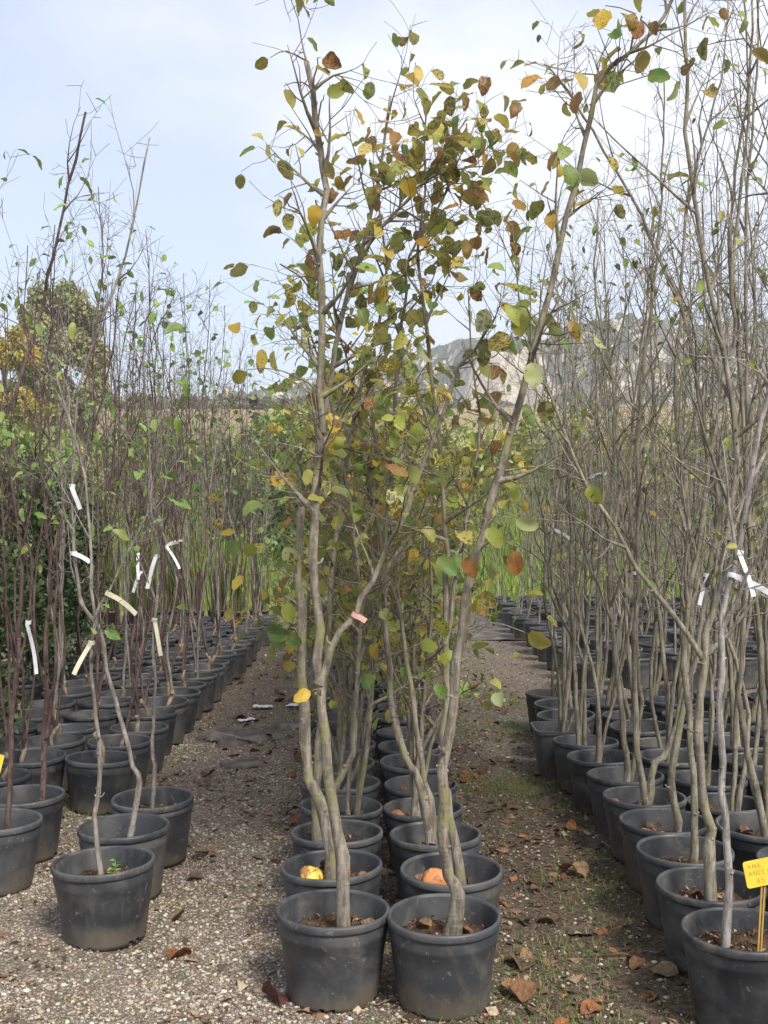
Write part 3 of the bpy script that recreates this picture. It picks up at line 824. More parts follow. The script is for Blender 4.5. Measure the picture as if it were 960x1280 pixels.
def auto_tree(x, y, kind, bark, seed, label, cat, group, nst=(1, 3), h=(2.7, 3.3), r0=(.011, .019), leafd=None, near=True, spread=.16, square=False, graft=False, name='potted_tree', t0=None, joined=False, lean=None):
    r = random.Random(seed)
    root = make_root(name, x, y); tag(root, label, cat, group)
    add_pot(root, r, near, square)
    stems, leaves = auto_stems(r, kind, bark, nst, h, r0, leafd, spread, graft, t0, lean)
    if near: build_stems(root, stems, bark)
    add_leaves(root, leaves)
    return root
def auto_stems(r, kind, bark, nst, h, r0, leafd, spread, graft, t0=None, lean=None):
    stems = []; leaves = []; ns = r.randint(*nst)
    base = Vector((r.uniform(-.04, .04), r.uniform(-.04, .04), SOILZ - .02))
    start = base
    if graft:
        gh = r.uniform(.12, .24)
        gp = [base, base + Vector((r.gauss(0, .008), r.gauss(0, .008), gh * .4)), base + Vector((r.gauss(0, .013), r.gauss(0, .013), gh * .75)), base + Vector((r.gauss(0, .018), r.gauss(0, .018), gh))]
        pts = smooth_path(gp, r, .02, .002); rr = r.uniform(.011, .016)
        rad = [rr * (1 + r.uniform(-.16, .22) + .35 * (i / len(pts)) ** 4) for i in range(len(pts))]
        stems.append(dict(pts=pts, rad=rad, branches=[], mat=M['graft'], name='graft'))
        start = pts[-2]
    for s in range(ns):
        H = r.uniform(*h) - start.z
        a = r.uniform(0, 6.28); L = r.uniform(.3, 1.6) * spread if lean is None else lean
        if lean is not None: a = 0
        wob = r.uniform(.01, .05)
        ctrl = [start + (Vector((0, 0, 0)) if graft or s == 0 else Vector((r.gauss(0, .02), r.gauss(0, .02), 0)))]
        for i in range(1, 7):
            t_ = i / 6
            ctrl.append(start + Vector((math.cos(a) * L * (t_ ** .7) + r.gauss(0, wob), math.sin(a) * L * (t_ ** .7) + r.gauss(0, wob), H * t_)))
        pts = smooth_path(ctrl, r, .11, .003)
        rad = taper(r, len(pts), r.uniform(*r0), .0025, .75, .15)
        brs, lv = grow_stem(r, pts, rad, kind, t0=t0, leaf=leafd)
        stems.append(dict(pts=pts, rad=rad, branches=brs)); leaves += lv
    return stems, leaves

# prototypes for the trees farther back: trunk and branch meshes shared
def proto(kind, bark, seed, nst, h, r0, leafd, spread, graft, t0=None, nbscale=1):
    r = random.Random(seed)
    stems, leaves = auto_stems(r, kind, bark, nst, h, r0, leafd, spread, graft, t0)
    parts = []
    for s in stems:
        b = MB(); b.tube(s['pts'], s['rad'], 6)
        tm = b.mesh('trunk', s.get('mat', bark))
        bm_ = None
        if s['branches']:
            bm_ = (tubes_mesh('branches', [(p, rr, 3 if sd == 3 else 4) for tb in s['branches'] for p, rr, sd in tb], bark),
                   [tubes_mesh('branch', [(p, rr, 3 if sd == 3 else 5) for p, rr, sd in tb], bark) for tb in s['branches']])
        parts.append((s.get('name', 'trunk'), tm, bm_, s['pts'], s['rad']))
    return parts, leaves, (foliage_mesh(leaves) if leaves else None)
def place(pr, x, y, rz, sc, label, cat, group, r, leaf_objects=True, name='potted_tree', near_pot=False):
    x += r.gauss(0, .012); y += r.uniform(-.015, .015); sp = r.uniform(.93, 1.03)
    root = make_root(name, x, y, rz, sp); tag(root, label, cat, group)
    add_pot(root, r, near_pot)
    parts, leaves, fm = pr
    mrot = Matrix.Rotation(rz, 3, 'Z')
    for nm, tm, bm_, pts, rad in parts:
        tr = link(nm, tm, root); tr.scale = (1, 1, sc)
        if bm_ and y < 8.5:
            for one in bm_[1]: link('branch', one, tr)
        elif bm_:
            link('branches', bm_[0], tr)['kind'] = 'stuff'
        STEMS.append((root, [Vector((x, y, 0)) + mrot @ Vector((p.x, p.y, p.z * sc)) * sp for p in pts], rad))
    if leaf_objects:
        add_leaves(root, [(Matrix.Translation((0, 0, m.translation.z * (sc - 1))) @ m, i, c, k) for m, i, c, k in leaves])
    elif fm:
        f = link('crown', fm, root); f.scale = (1, 1, sc)
    return root

QP = [proto('quince', M['bark_quince'], 300 + i, (2, 3), (1.75, 2.4), (.011, .016), .46, .17, False, .24) for i in range(6)]
rr_ = random.Random(77)
for k in range(3, 20):
    for side in (0, 1):
        y = 3.45 + .405 * k + rr_.uniform(-.012, .012)
        x = (-.183 if side == 0 else .183) - .006 * k + rr_.uniform(-.008, .008)
        lab = 'quince tree in the %s pot behind the one with the %s fruit' % (ORD[k - 2], 'fallen yellow' if side == 0 else 'orange rotten')
        place(QP[(k * 2 + side) % 6], x, y, rr_.uniform(0, 6.28), rr_.uniform(.88, 1.08), lab, 'potted tree', CG, rr_, k < 10, near_pot=k < 9)

# ---------------------------------------------------------------- left block, dark-stemmed saplings
LGp = 'dark-stemmed grafted saplings in the left-hand block'
ROOTS['F1'] = traced_tree(-.996, 3.92, [
    dict(px=[(130, 1078), (118, 1022), (126, 962), (119, 890), (115, 840), (117, 773), (112, 700), (110, 640), (98, 560), (80, 500), (70, 470)], r=(.0095, .003), nb=6, t0=.4, leaf=.15, lean=.05, mat=M['bark_grey']),
    dict(px=[(116, 785), (135, 740), (160, 690), (185, 640), (200, 560), (210, 470)], r=(.005, .0015), nb=4, leaf=.2, side=True, mat=M['bark_grey'])],
    'dark', M['bark_grey'], 11, 'thin grey sapling with a tiny green sprout at its foot', group=LGp)
ROOTS['F2'] = traced_tree(-1.03, 4.36, [
    dict(px=[(160, 1034), (175, 980), (166, 955), (140, 867), (122, 783), (101, 753), (93, 690), (90, 640), (92, 570), (100, 480), (128, 400), (157, 320), (172, 240), (187, 172)], r=(.011, .003), nb=7, t0=.35, leaf=.1, mat=M['bark_grey'])],
    'dark', M['bark_grey'], 12, 'grey sapling kinked low down, in the pot behind the one with the sprout', group=LGp)
ROOTS['F3'] = traced_tree(-1.01, 4.80, [
    dict(px=[(190, 1000), (192, 960), (190, 930), (193, 850), (194, 773), (197, 720), (190, 640), (185, 540), (180, 430), (188, 380)], r=(.0095, .003), nb=8, t0=.3, leaf=.4)],
    'dark', M['bark_grey'], 13, 'sapling in a double-rimmed pot beside the open path, second behind the sprout', group=LGp)
ROOTS['G1'] = traced_tree(-1.575, 4.44, [
    dict(px=[(10, 1005), (12, 960), (15, 900), (22, 820), (28, 730), (20, 640), (8, 560), (23, 487), (40, 430), (67, 320), (85, 230), (107, 140)], r=(.011, .0045), nb=6, t0=.35, leaf=.12, mat=M['bark_dark']),
    dict(px=[(16, 880), (35, 780), (40, 700), (25, 640), (18, 560)], r=(.007, .002), nb=6, leaf=.7, side=True)],
    'dark', M['bark_dark'], 14, 'dark sapling with one long bare whip and a yellow label in its pot', group=LGp)
ROOTS['G2'] = traced_tree(-1.59, 4.84, [
    dict(px=[(50, 990), (55, 953), (57, 880), (58, 807), (62, 720), (57, 640), (50, 540), (60, 440), (75, 380)], r=(.013, .003), nb=6, t0=.3, leaf=.1, mat=M['bark_dark']),
    dict(px=[(56, 935), (68, 850), (70, 760), (75, 660), (110, 560), (140, 440), (150, 330)], r=(.009, .002), nb=5, side=True, leaf=.1, mat=M['bark_dark'])],
    'dark', M['bark_dark'], 15, 'dark two-stemmed sapling in the pot behind the yellow label', group=LGp)

DP = [proto('dark', M['bark_dark'] if i % 4 else M['bark_grey'], 400 + i, (1, 3), (2.3, 3.15), (.0072, .0105), (.03 if i % 3 else .3), .17, True) for i in range(9)]
rr_ = random.Random(5)
cols = [(-1.46, 5.62, 13.4), (-1.835, 5.22, 13.2), (-2.21, 6.45, 13.2), (-2.60, 10.2, 13.2)]
cname = ['left block edge row by the path', 'left block, one pot in from the path', 'left block, two pots in from the path', 'left block, three pots in from the path']
for ci, (cx, y0, y1) in enumerate(cols):
    y = y0; k = 0
    while y < y1:
        x = cx + rr_.uniform(-.012, .012)
        if (x / y * F + 480) > -25:
            lab = 'dark-stemmed sapling, %s, %s pot from its front' % (cname[ci], ORD[k])
            place(rr_.choice(DP), x, y, rr_.uniform(0, 6.28), rr_.uniform(.92, 1.12), lab, 'potted tree', LGp, rr_, y < 9, near_pot=y < 8)
            k += 1
        y += .402

# ---------------------------------------------------------------- right block, bare olive-barked trees
RG = 'bare young trees in the right-hand block'
B2 = M['bark_right']
ROOTS['E1'] = traced_tree(1.075, 3.28, [
    dict(px=[(906, 1180), (911, 1110), (907, 1043), (903, 993), (903, 953), (902, 873), (903, 807), (910, 740), (921, 690), (945, 560), (960, 490), (972, 380), (978, 250), (985, 100)], r=(.0125, .006), nb=9, t0=.35, leaf=.14, mat=M['bark_pale'], lenmul=.8)],
    'bare', M['bark_pale'], 21, 'pale grey-barked young tree with the yellow price label in its pot', group=RG)
ROOTS['E2'] = traced_tree(1.10, 3.68, [
    dict(px=[(888, 1118), (886, 1062), (891, 1040), (881, 1012), (873, 953), (875, 873), (883, 790), (897, 740), (907, 673), (920, 560), (905, 440), (880, 330), (862, 200), (858, 60), (856, -30)], r=(.018, .005), nb=14, t0=.3, leaf=.1),
    dict(px=[(872, 812), (835, 762), (795, 708), (770, 660), (735, 610), (690, 500), (655, 400), (640, 280)], r=(.010, .002), nb=9, side=True, leaf=.06)],
    'bare', B2, 22, 'bare tree with a knobbed elbow in its trunk, behind the yellow price label', group=RG)
ROOTS['E3'] = traced_tree(1.115, 4.06, [
    dict(px=[(866, 1075), (868, 1000), (862, 900), (856, 800), (866, 720), (880, 640), (893, 540), (915, 430), (920, 300), (935, 150), (940, 0)], r=(.014, .004), nb=13, leaf=.1)],
    'bare', B2, 23, 'bare tree in the second pot behind the yellow price label', group=RG)
ROOTS['E4'] = traced_tree(1.135, 4.44, [
    dict(px=[(851, 1060), (845, 1027), (840, 977), (843, 940), (855, 873), (870, 823), (884, 720), (900, 640), (880, 540), (855, 400), (800, 270), (730, 145), (700, 100), (680, 80)], r=(.0165, .003), nb=15, leaf=.1)],
    'bare', B2, 24, 'bare tree leaning out toward the path, third pot behind the price label', group=RG)
ROOTS['E5'] = traced_tree(1.145, 4.82, [
    dict(px=[(808, 1017), (813, 987), (820, 955), (837, 933), (853, 873), (857, 823), (870, 723), (860, 640), (845, 520), (850, 400), (860, 250), (900, 100), (910, 0)], r=(.017, .003), nb=15, leaf=.08),
    dict(px=[(812, 990), (797, 940), (792, 860), (797, 740), (797, 640), (800, 500), (815, 380), (825, 250), (830, 100)], r=(.015, .003), nb=13, leaf=.08)],
    'bare', B2, 25, 'two-trunked bare tree in the fourth pot behind the price label', group=RG)
ROOTS['E6'] = traced_tree(1.15, 5.21, [
    dict(px=[(783, 975), (783, 940), (778, 900), (768, 800), (760, 700), (765, 600), (768, 480), (745, 380), (748, 250)], r=(.015, .003), nb=14, leaf=.08),
    dict(px=[(785, 970), (800, 900), (795, 800), (793, 690), (785, 600), (795, 480), (820, 300)], r=(.012, .003), nb=12, leaf=.08)],
    'bare', B2, 26, 'two-trunked bare tree in the fifth pot behind the price label', group=RG)
BP = [proto('bare', B2, 500 + i, (1, 2), (2.9, 3.7), (.012, .018), .05, .22, False) for i in range(10)]
BPF = [proto('barefar', M['bark_grey'] if i % 3 else B2, 600 + i, (1, 3), (2.0, 2.9), (.009, .015), .03, .20, False) for i in range(10)]
rr_ = random.Random(15)
edge = [(1.12, 5.60), (1.10, 5.98), (1.02, 6.36), (1.13, 6.76), (1.17, 7.16), (1.15, 7.55)]
for k, (x, y) in enumerate(edge):
    if k == 2:
        auto_tree(x, y, 'bare', B2, 901, 'bare thin-stemmed tree in the only square black pot', 'potted tree', RG, (2, 3), (2.5, 3.0), (.008, .012), .12, square=True)
        continue
    lab = 'bare tree in the path-side right row, %s pot behind the price label' % ORD[k + 5]
    auto_tree(x, y, 'bare', B2, 880 + k, lab, 'potted tree', RG, (2, 3), (2.7, 3.3), (.009, .015), .10, spread=.2)
for ci, (cx, y0) in enumerate(((1.51, 3.95), (1.90, 4.75), (2.29, 5.9), (2.68, 6.7))):
    y = y0; k = 0
    while y < 7.75:
        lab = 'bare tree of the right block, %s from the path, %s pot back' % (('one pot in', 'two pots in', 'three pots in', 'four pots in')[ci], ORD[k])
        place(BP[(ci * 3 + k) % 10] if (ci + k) % 3 else BP[(k * 7 + 1) % 10], cx + rr_.uniform(-.015, .015), y, rr_.uniform(0, 6.28), rr_.uniform(.92, 1.1), lab, 'potted tree', RG, rr_, True, near_pot=True)
        y += .41; k += 1
BG2 = 'bare young trees in the block beyond the gravel gap'
INW = ['at the path-side edge', 'one row in', 'two rows in', 'three rows in', 'four rows in', 'five rows in', 'six rows in', 'seven rows in', 'eight rows in', 'nine rows in', 'ten rows in']
for cx_i in range(10):
    cx = 1.72 + cx_i * .45; y = 9.3 + (cx_i % 2) * .2; k = 0
    while y < 16.6:
        if cx / y * F + 480 < 985:
            lab = 'bare many-stemmed tree beyond the gravel gap, %s, %s pot back' % (INW[cx_i], ORD[k])
            place(rr_.choice(BPF), cx + rr_.uniform(-.03, .03), y, rr_.uniform(0, 6.28), rr_.uniform(.85, 1.15), lab, 'potted tree', BG2, rr_, False)
            k += 1
        y += .62

# ---------------------------------------------------------------- single leaves that show low on the central trunks
def hang_leaf(px, py, size, col, roots, seed, drop=(0.3, -.2, -1), ww=1.0):
    r = random.Random(seed); best = None
    for root, pts, rad in STEMS:
        if root not in roots: continue
        for q in pts:
            u = q.x / q.y * F + 480; v = 640 - (q.z - CAMH) / q.y * F
            dd = (u - px) ** 2 + (v - (py + 15)) ** 2
            if best is None or dd < best[0]: best = (dd, root, q)
    _, root, q = best
    tip = P(px, py - 8, q.y - .06)
    mid = (q + tip) / 2 + Vector((r.gauss(0, .02), r.gauss(0, .02), .03))
    pts = smooth_path([q, mid, tip], r, .04, .003)
    loc = root.location
    b = MB(); b.tube([p - loc for p in pts], [.0035 - .0022 * i / (len(pts) - 1) for i in range(len(pts))], 5)
    link('branch', b.mesh('branch', M['bark_quince']), root)
    d = Vector(drop) + rv(r) * .25
    d.normalize()
    y = Vector((d.z, 0.3 * r.gauss(0, 1), -d.x)).normalized(); y = (y - d * y.dot(d)).normalized(); z = d.cross(y)
    if z.y > 0: y = -y; z = -z
    m = Matrix.Translation(tip - loc + d * size * .2) @ Matrix(((d.x, y.x, z.x), (d.y, y.y, z.y), (d.z, y.z, z.z))).to_4x4() @ Matrix.Diagonal((size, size * ww, size, 1))
    o = link('leaf', r.choice(LEAF), root); o.matrix_local = m; o.color = (*col, 1)
YG, GR, YE, OL, BR, DG, PG = (.27, .32, .06), (.13, .25, .06), (.62, .42, .05), (.26, .24, .05), (.26, .10, .035), (.06, .14, .04), (.34, .38, .16)
cr = [ROOTS[k] for k in ('L1', 'R1', 'L2', 'R2', 'L3', 'R3')]
LL = [(392, 870, .06, YE, (-.8, -.2, -.45)), (412, 880, .055, YG, (.3, -.2, -1)), (330, 795, .085, DG, (.6, -.5, -.5)), (352, 795, .08, DG, (.5, -.5, -.6)),
      (353, 688, .075, PG, (.5, -.2, -.8)), (318, 683, .065, YG, (-.5, -.3, -.5)), (358, 757, .07, YG, (.1, -.2, -1)), (469, 772, .085, PG, (.9, -.4, .05)),
      (543, 700, .09, GR, (.4, -.4, -.8)), (558, 710, .08, GR, (.8, -.4, -.2)), (520, 690, .065, YE, (0, -.3, -1)), (580, 700, .07, BR, (.1, -.1, -1)),
      (520, 812, .08, YG, (.8, -.4, .2)), (545, 775, .075, YG, (.3, -.3, -1)), (548, 838, .06, YG, (.7, -.5, -.2)), (540, 860, .07, GR, (.2, -.4, -.9)),
      (453, 845, .08, DG, (.4, -.5, -.7)), (600, 745, .07, OL, (.5, -.3, -.7)), (607, 662, .075, YG, (.3, -.3, -1)), (655, 798, .075, OL, (.6, -.4, -.2)),
      (640, 690, .08, BR, (.2, -.4, -.9)), (735, 610, .065, YG, (.3, -.3, -1)), (640, 655, .07, PG, (.8, -.3, -.5)), (648, 392, .075, OL, (.2, -.4, -.8)),
      (640, 424, .075, OL, (-.4, -.4, -.6)), (663, 455, .08, PG, (.2, -.3, -1)), (625, 462, .07, BR, (-.3, -.4, -.8)), (757, 15, .07, YE, (.3, -.2, -1)),
      (775, 95, .08, GR, (-.2, -.4, -.9)), (805, 103, .07, GR, (.8, -.3, -.5)), (803, 30, .075, BR, (0, -.3, -1)), (405, 570, .08, YE, (.8, -.4, .1)),
      (580, 580, .08, PG, (.1, -.3, -1)), (572, 612, .08, OL, (.8, -.4, 0)), (365, 605, .075, YE, (-.9, -.3, .1)), (500, 225, .08, YE, (.1, -.4, -1)), (520, 190, .08, OL, (.3, -.5, -.8)),
      (570, 225, .075, BR, (-.8, -.5, -.3)), (400, 80, .07, BR, (.5, -.4, -.7)), (355, 115, .065, OL, (0, -.3, -1)), (338, 80, .05, OL, (-.5, -.4, -.6)), (405, 127, .06, YG, (.9, -.4, 0)),
      (398, 260, .07, YE, (-.5, -.4, -.8)), (310, 470, .06, OL, (-.7, -.3, -.7))]
for i, (a, b, sz, c, d) in enumerate(LL): hang_leaf(a, b, sz * 1.0, c, cr, 700 + i, d)

# ---------------------------------------------------------------- paper tags tied to the stems
def strip(b, pts, w, wdir):
    """flat band along pts with real thickness"""
    th = .0006; base = len(b.v); n = len(pts)
    for i, p in enumerate(pts):
        t_ = (pts[min(i + 1, n - 1)] - pts[max(i - 1, 0)]).normalized()
        wd = (wdir - t_ * wdir.dot(t_)).normalized(); nn = t_.cross(wd)
        for sx, sy in ((-1, -1), (1, -1), (1, 1), (-1, 1)):
            b.v.append(tuple(p + wd * (w / 2 * sx) + nn * (th * sy)))
    for i in range(n - 1):
        for k in range(4):
            k2 = (k + 1) % 4; a = base + i * 4
            b.f.append((a + k, a + k2, a + 4 + k2, a + 4 + k))
    b.f.append((base + 3, base + 2, base + 1, base)); e = base + (n - 1) * 4; b.f.append((e, e + 1, e + 2, e + 3))
def hang_tag(px, py, dpx, L, mat, dr, label, seed, w=.017, group='paper tags tied to the trees'):
    r = random.Random(seed); best = None
    for root, pts, rad in STEMS:
        for i, q in enumerate(pts[1:-1]):
            if not dr[0] < q.y < dr[1]: continue
            u = q.x / q.y * F + 480; v = 640 - (q.z - CAMH) / q.y * F
            dd = (u - px) ** 2 + (v - py) ** 2 + ((q.y - dr[0]) * 6) ** 2
            if best is None or dd < best[0]: best = (dd, q, rad[i + 1], (pts[i + 2] - pts[i]).normalized())
    _, q, rd, ax = best
    b = MB(); rr = rd + .006
    a1 = ax.orthogonal().normalized(); a2 = ax.cross(a1)
    ring = [a1 * (math.cos(t_ * .628) * rr) + a2 * (math.sin(t_ * .628) * rr) for t_ in range(11)]
    strip(b, ring, w * .9, ax)
    d = Vector((dpx[0], r.uniform(-.35, -.1), -dpx[1])).normalized()
    start = Vector((0, -rr, 0)) + d * .004
    pts = [start + d * (L * i / 7) + Vector((0, 0, -.22 * L * (i / 7) ** 2)) + Vector((0, -.06 * L * math.sin(i * .6 + seed), 0)) for i in range(8)]
    wd = Vector((-d.z, r.uniform(-.5, .5), d.x))
    if abs(d.z) > .8: wd = Vector((1, r.uniform(-.4, .4), 0))
    strip(b, pts, w, wd)
    o = link('plant_tag', b.mesh('plant_tag', mat, False)); o.location = q
    tag(o, label, 'tag', group)
TW, TCm = M['tag_white'], M['tag_cream']
TAGS = [(95, 598, (.5, 1), .08, TW, (3.8, 5), 'crumpled white tag twisted round a pale grey stem, above the others'), (92, 686, (1, .25), .075, TW, (3.8, 5), 'short white tag sticking out sideways from a grey stem'),
        (33, 785, (.25, 1), .17, TW, (4.2, 5.3), 'long white tag hanging straight down before the evergreen hedge'), (132, 738, (1, .4), .12, TCm, (3.8, 4.6), 'cream tag reaching sideways from the forked grey sapling'),
        (112, 805, (-.6, 1), .10, TCm, (3.8, 4.6), 'curled cream tag hanging low on the sprout sapling'), (150, 695, (.1, 1), .12, TW, (5, 6.8), 'narrow white tag hanging upright among dark stems'),
        (167, 706, (-.4, 1), .10, TW, (5, 7), 'white tag looped on a dark stem beside the upright one'), (196, 705, (-.3, 1), .12, TW, (4.7, 7), 'white tag folded over on the sapling by the double-rimmed pot'),
        (215, 690, (.8, 1), .15, TW, (5.4, 7.4), 'long white tag slanting down from a dark stem'), (207, 676, (1, -.5), .09, TW, (5.4, 7.4), 'white tag pointing upward above the slanting one'),
        (235, 682, (-1, .1), .09, TCm, (5.6, 8), 'small cream tag lying level between dark stems'), (197, 775, (.3, 1), .13, TCm, (4.7, 6.5), 'yellowed tag hanging low against a grey sapling'),
        (692, 655, (1, .4), .09, TW, (5, 8), 'small white tag among the bare stems beside the square pot'), (742, 605, (1, -.5), .10, TW, (5, 7), 'white tag tilted upward on a bare tree'),
        (795, 720, (1, .6), .10, TW, (4, 5.5), 'white tag tied where two bare stems cross'), (890, 725, (-.4, 1), .10, TW, (3.5, 4.6), 'folded white tag hanging beside the pale trunk'),
        (912, 715, (1, .35), .15, TW, (3.2, 3.8), 'broad white tag stretched out from the pale trunk'), (918, 680, (.3, 1), .11, TW, (3.2, 4.2), 'white tag hanging down above the broad outstretched one'),
        (427, 764, (1, .3), .03, M['tag_pink'], (3.4, 4.2), 'tiny pink tag on a quince twig')]
for i, (a, b, d, L, m, dr, lab) in enumerate(TAGS): hang_tag(a, b, d, L, m, dr, lab, i)

# ---------------------------------------------------------------- yellow labels on stakes
def stake_label(x, y, z0, z1, tilt, w, h, label, writing):
    root = make_root('plant_label', x, y); root.location.z = z0; root.rotation_euler = (R(-6), tilt, R(4))
    tag(root, label, 'label', 'yellow labels on stakes')
    H = z1 - z0
    for sx in (-.0045, .0045):
        b = MB(); b.box((sx, 0, H / 2 - .02), (.005, .003, H + .03)); link('stake', b.mesh('stake', M['stake'], False), root)
    b = MB(); n = 8; out_ = []
    for cx, cz, a0 in ((w / 2 - .008, h - .008, 0), (-w / 2 + .008, h - .008, 90), (-w / 2 + .008, .008, 180), (w / 2 - .008, .008, 270)):
        for k in range(5):
            a = R(a0 + k * 22.5); out_.append((cx + .008 * math.cos(a), cz + .008 * math.sin(a)))
    for yy in (-.0012, .0012):
        for px_, pz in out_: b.v.append((px_, yy, pz))
    m = len(out_); b.f.append(tuple(range(m))); b.f.append(tuple(range(2 * m - 1, m - 1, -1)))
    for k in range(m): b.f.append((k, m + k, m + (k + 1) % m, (k + 1) % m))
    pl = link('plate', b.mesh('plate', M['yellow'], False), root); pl.location.z = H; pl.rotation_euler.y = -2.6 * tilt
    if writing:
        b = MB()
        G = {'A': [[(0, 0), (.5, 1), (1, 0)], [(.2, .4), (.8, .4)]], 'N': [[(0, 0), (0, 1), (1, 0), (1, 1)]], 'M': [[(0, 0), (.1, 1), (.5, .3), (.9, 1), (1, 0)]], 'C': [[(1, .85), (.4, 1), (0, .5), (.4, 0), (1, .15)]],
             'E': [[(1, 1), (0, 1), (0, 0), (1, 0)], [(0, .5), (.8, .5)]], 'L': [[(0, 1), (0, 0), (1, 0)]], '4': [[(.6, 0), (.7, 1), (0, .35), (1, .35)]], '5': [[(1, 1), (.1, 1), (.1, .55), (.8, .6), (.9, .15), (0, 0)]]}
        for txt, lx, lz, ch in (('AMA', -.036, .055, .013), ('ANCEL', -.036, .034, .014), ('45', -.016, .011, .015)):
            for i, c in enumerate(txt):
                for pl_ in G[c]:
                    pts = [Vector((lx + i * .0145 + p[0] * .0095, -.0018, lz + p[1] * ch)) for p in pl_]
                    for q0, q1 in zip(pts[:-1], pts[1:]): b.tube([q0, q1], [.0006, .0006], 4, True)
        link('writing', b.mesh('writing', M['ink'], False), pl)
    return root
q = P(948, 1180, 3.22)
stake_label(q.x, 3.22, SOILZ - .03, CAMH - (1110 - 640) / F * 3.22, R(6), .098, .078, 'yellow handwritten price label on a stake before the pale-barked tree', True)
q = P(-4, 960, 4.36)
stake_label(q.x, 4.36, SOILZ - .03, CAMH - (966 - 640) / F * 4.36, R(-8), .095, .078, 'yellow label on a stake beside the long bare whip', False)

# ---------------------------------------------------------------- fallen fruit in the pots
def fruit(x, y, rad, col, label, seed):
    r = random.Random(seed); b = MB(); n = 12
    prof = [(max(.0005, rad * math.sin(math.pi * i / n) * (1 + .08 * math.sin(i * .9))), -rad * .92 * math.cos(math.pi * i / n) + (rad * .18 if i == n else 0) - (rad * .0)) for i in range(n + 1)]
    b.lathe(prof, 20, (), lambda a, z: .05 * math.sin(3 * a + seed) + .03 * math.sin(5 * a))
    o = link('fallen_fruit', b.mesh('fallen_fruit', M['fruit'])); o.location = (x, y, SOILZ + rad * .8); o.rotation_euler = (r.uniform(-.6, .6), r.uniform(-.6, .6), r.uniform(0, 6))
    o.color = (*col, 1); tag(o, label, 'fruit', 'rotting fruit in the pots')
fruit(-.258, 3.84, .044, (.62, .43, .07), 'yellow fallen fruit with a brown rotten side, in the pot', 1)
fruit(-.075, 3.88, .026, (.26, .12, .06), 'small shrivelled brown fruit beside the yellow one', 2)
fruit(.175, 3.80, .048, (.50, .20, .07), 'large orange rotten fruit in a central pot', 3)
fruit(.055, 4.63, .034, (.24, .11, .05), 'dark brown rotten fruit in the pot behind the dusty one', 4)

# ---------------------------------------------------------------- dry leaves
DC = [(.15, .075, .042), (.21, .11, .055), (.10, .06, .042), (.27, .17, .095), (.18, .12, .08), (.30, .12, .045)]
def dry_leaf(x, y, z, size, col, label, group, r):
    o = link('fallen_leaf', r.choice(DRY)); o.location = (x, y, z + size * .06)
    o.rotation_euler = (r.gauss(0, .3), r.gauss(0, .3), r.uniform(0, 6.28)); o.scale = (size,) * 3; o.color = (*col, 1)
    tag(o, label, 'leaf', group)
rr_ = random.Random(31)
for px, py, sz, c in ((212, 1203, .085, (.36, .12, .045)), (652, 1215, .10, (.24, .12, .07)), (720, 1155, .07, (.2, .11, .07)), (680, 1022, .06, (.45, .16, .04)), (710, 1170, .1, (.16, .1, .075)), (790, 1158, .07, (.3, .18, .1)),
                      (820, 1243, .07, (.36, .15, .05)), (350, 1262, .1, (.16, .05, .04)), (390, 1272, .09, (.2, .05, .04)), (258, 1072, .08, (.34, .2, .12)), (200, 1140, .06, (.3, .14, .06)), (215, 1155, .06, (.3, .18, .08)),
                      (255, 1100, .07, (.22, .12, .08)), (675, 1012, .08, (.2, .12, .08)), (655, 1050, .05, (.35, .2, .1)), (815, 1215, .09, (.3, .18, .1)), (645, 1245, .06, (.4, .2, .08)), (610, 1215, .09, (.3, .13, .05))):
    d = CAMH * F / (py - 640); x = (px - 480) / F * d
    dry_leaf(x, d, gz(x, d), sz, tuple(q * k for q, k in zip(c, (.68, .85, .95))), 'dry leaf lying on bare ground near the front pots', 'dry leaves on the ground by the front pots', rr_)
for i in range(165):
    if i % 2: x, y = rr_.uniform(.42, .9), rr_.uniform(3.1, 10)
    else: x, y = rr_.uniform(-1.2, -.42) if rr_.random() < .8 else rr_.uniform(-1, .9), rr_.uniform(4.6, 10)
    if y > 7 and i % 2 == 0: x -= .1
    if abs(x) < .42 and y > 3: continue
    dry_leaf(x, y, gz(x, y), rr_.uniform(.03, .085), rr_.choice(DC), 'dry brown leaf on the %s path' % ('right-hand dark soil' if x > 0 else 'left-hand gravel'), 'dry leaves on the %s path' % ('right' if x > 0 else 'left'), rr_)
POTS = [o for o in bpy.data.objects if o.type == 'EMPTY' and o.name.startswith('potted_tree') and o.location.y < 5.5]
for o in POTS:
    central = abs(o.location.x) < .4
    if o.location.x < -.5: nl = rr_.choice((0, 0, 1, 2))
    else: nl = rr_.randint(5, 9) if central else rr_.randint(2, 5)
    for k in range(nl):
        a = rr_.uniform(0, 6.28); q = rr_.uniform(.04, .12)
        dry_leaf(o.location.x + q * math.cos(a), o.location.y + q * math.sin(a), SOILZ + rr_.uniform(.0, .012), rr_.uniform(.03, .07), rr_.choice(DC),
                 'dry leaf on the soil in a %s pot' % ('central quince' if central else 'right-hand' if o.location.x > 0 else 'left-hand'), 'dry leaves inside the pots', rr_)

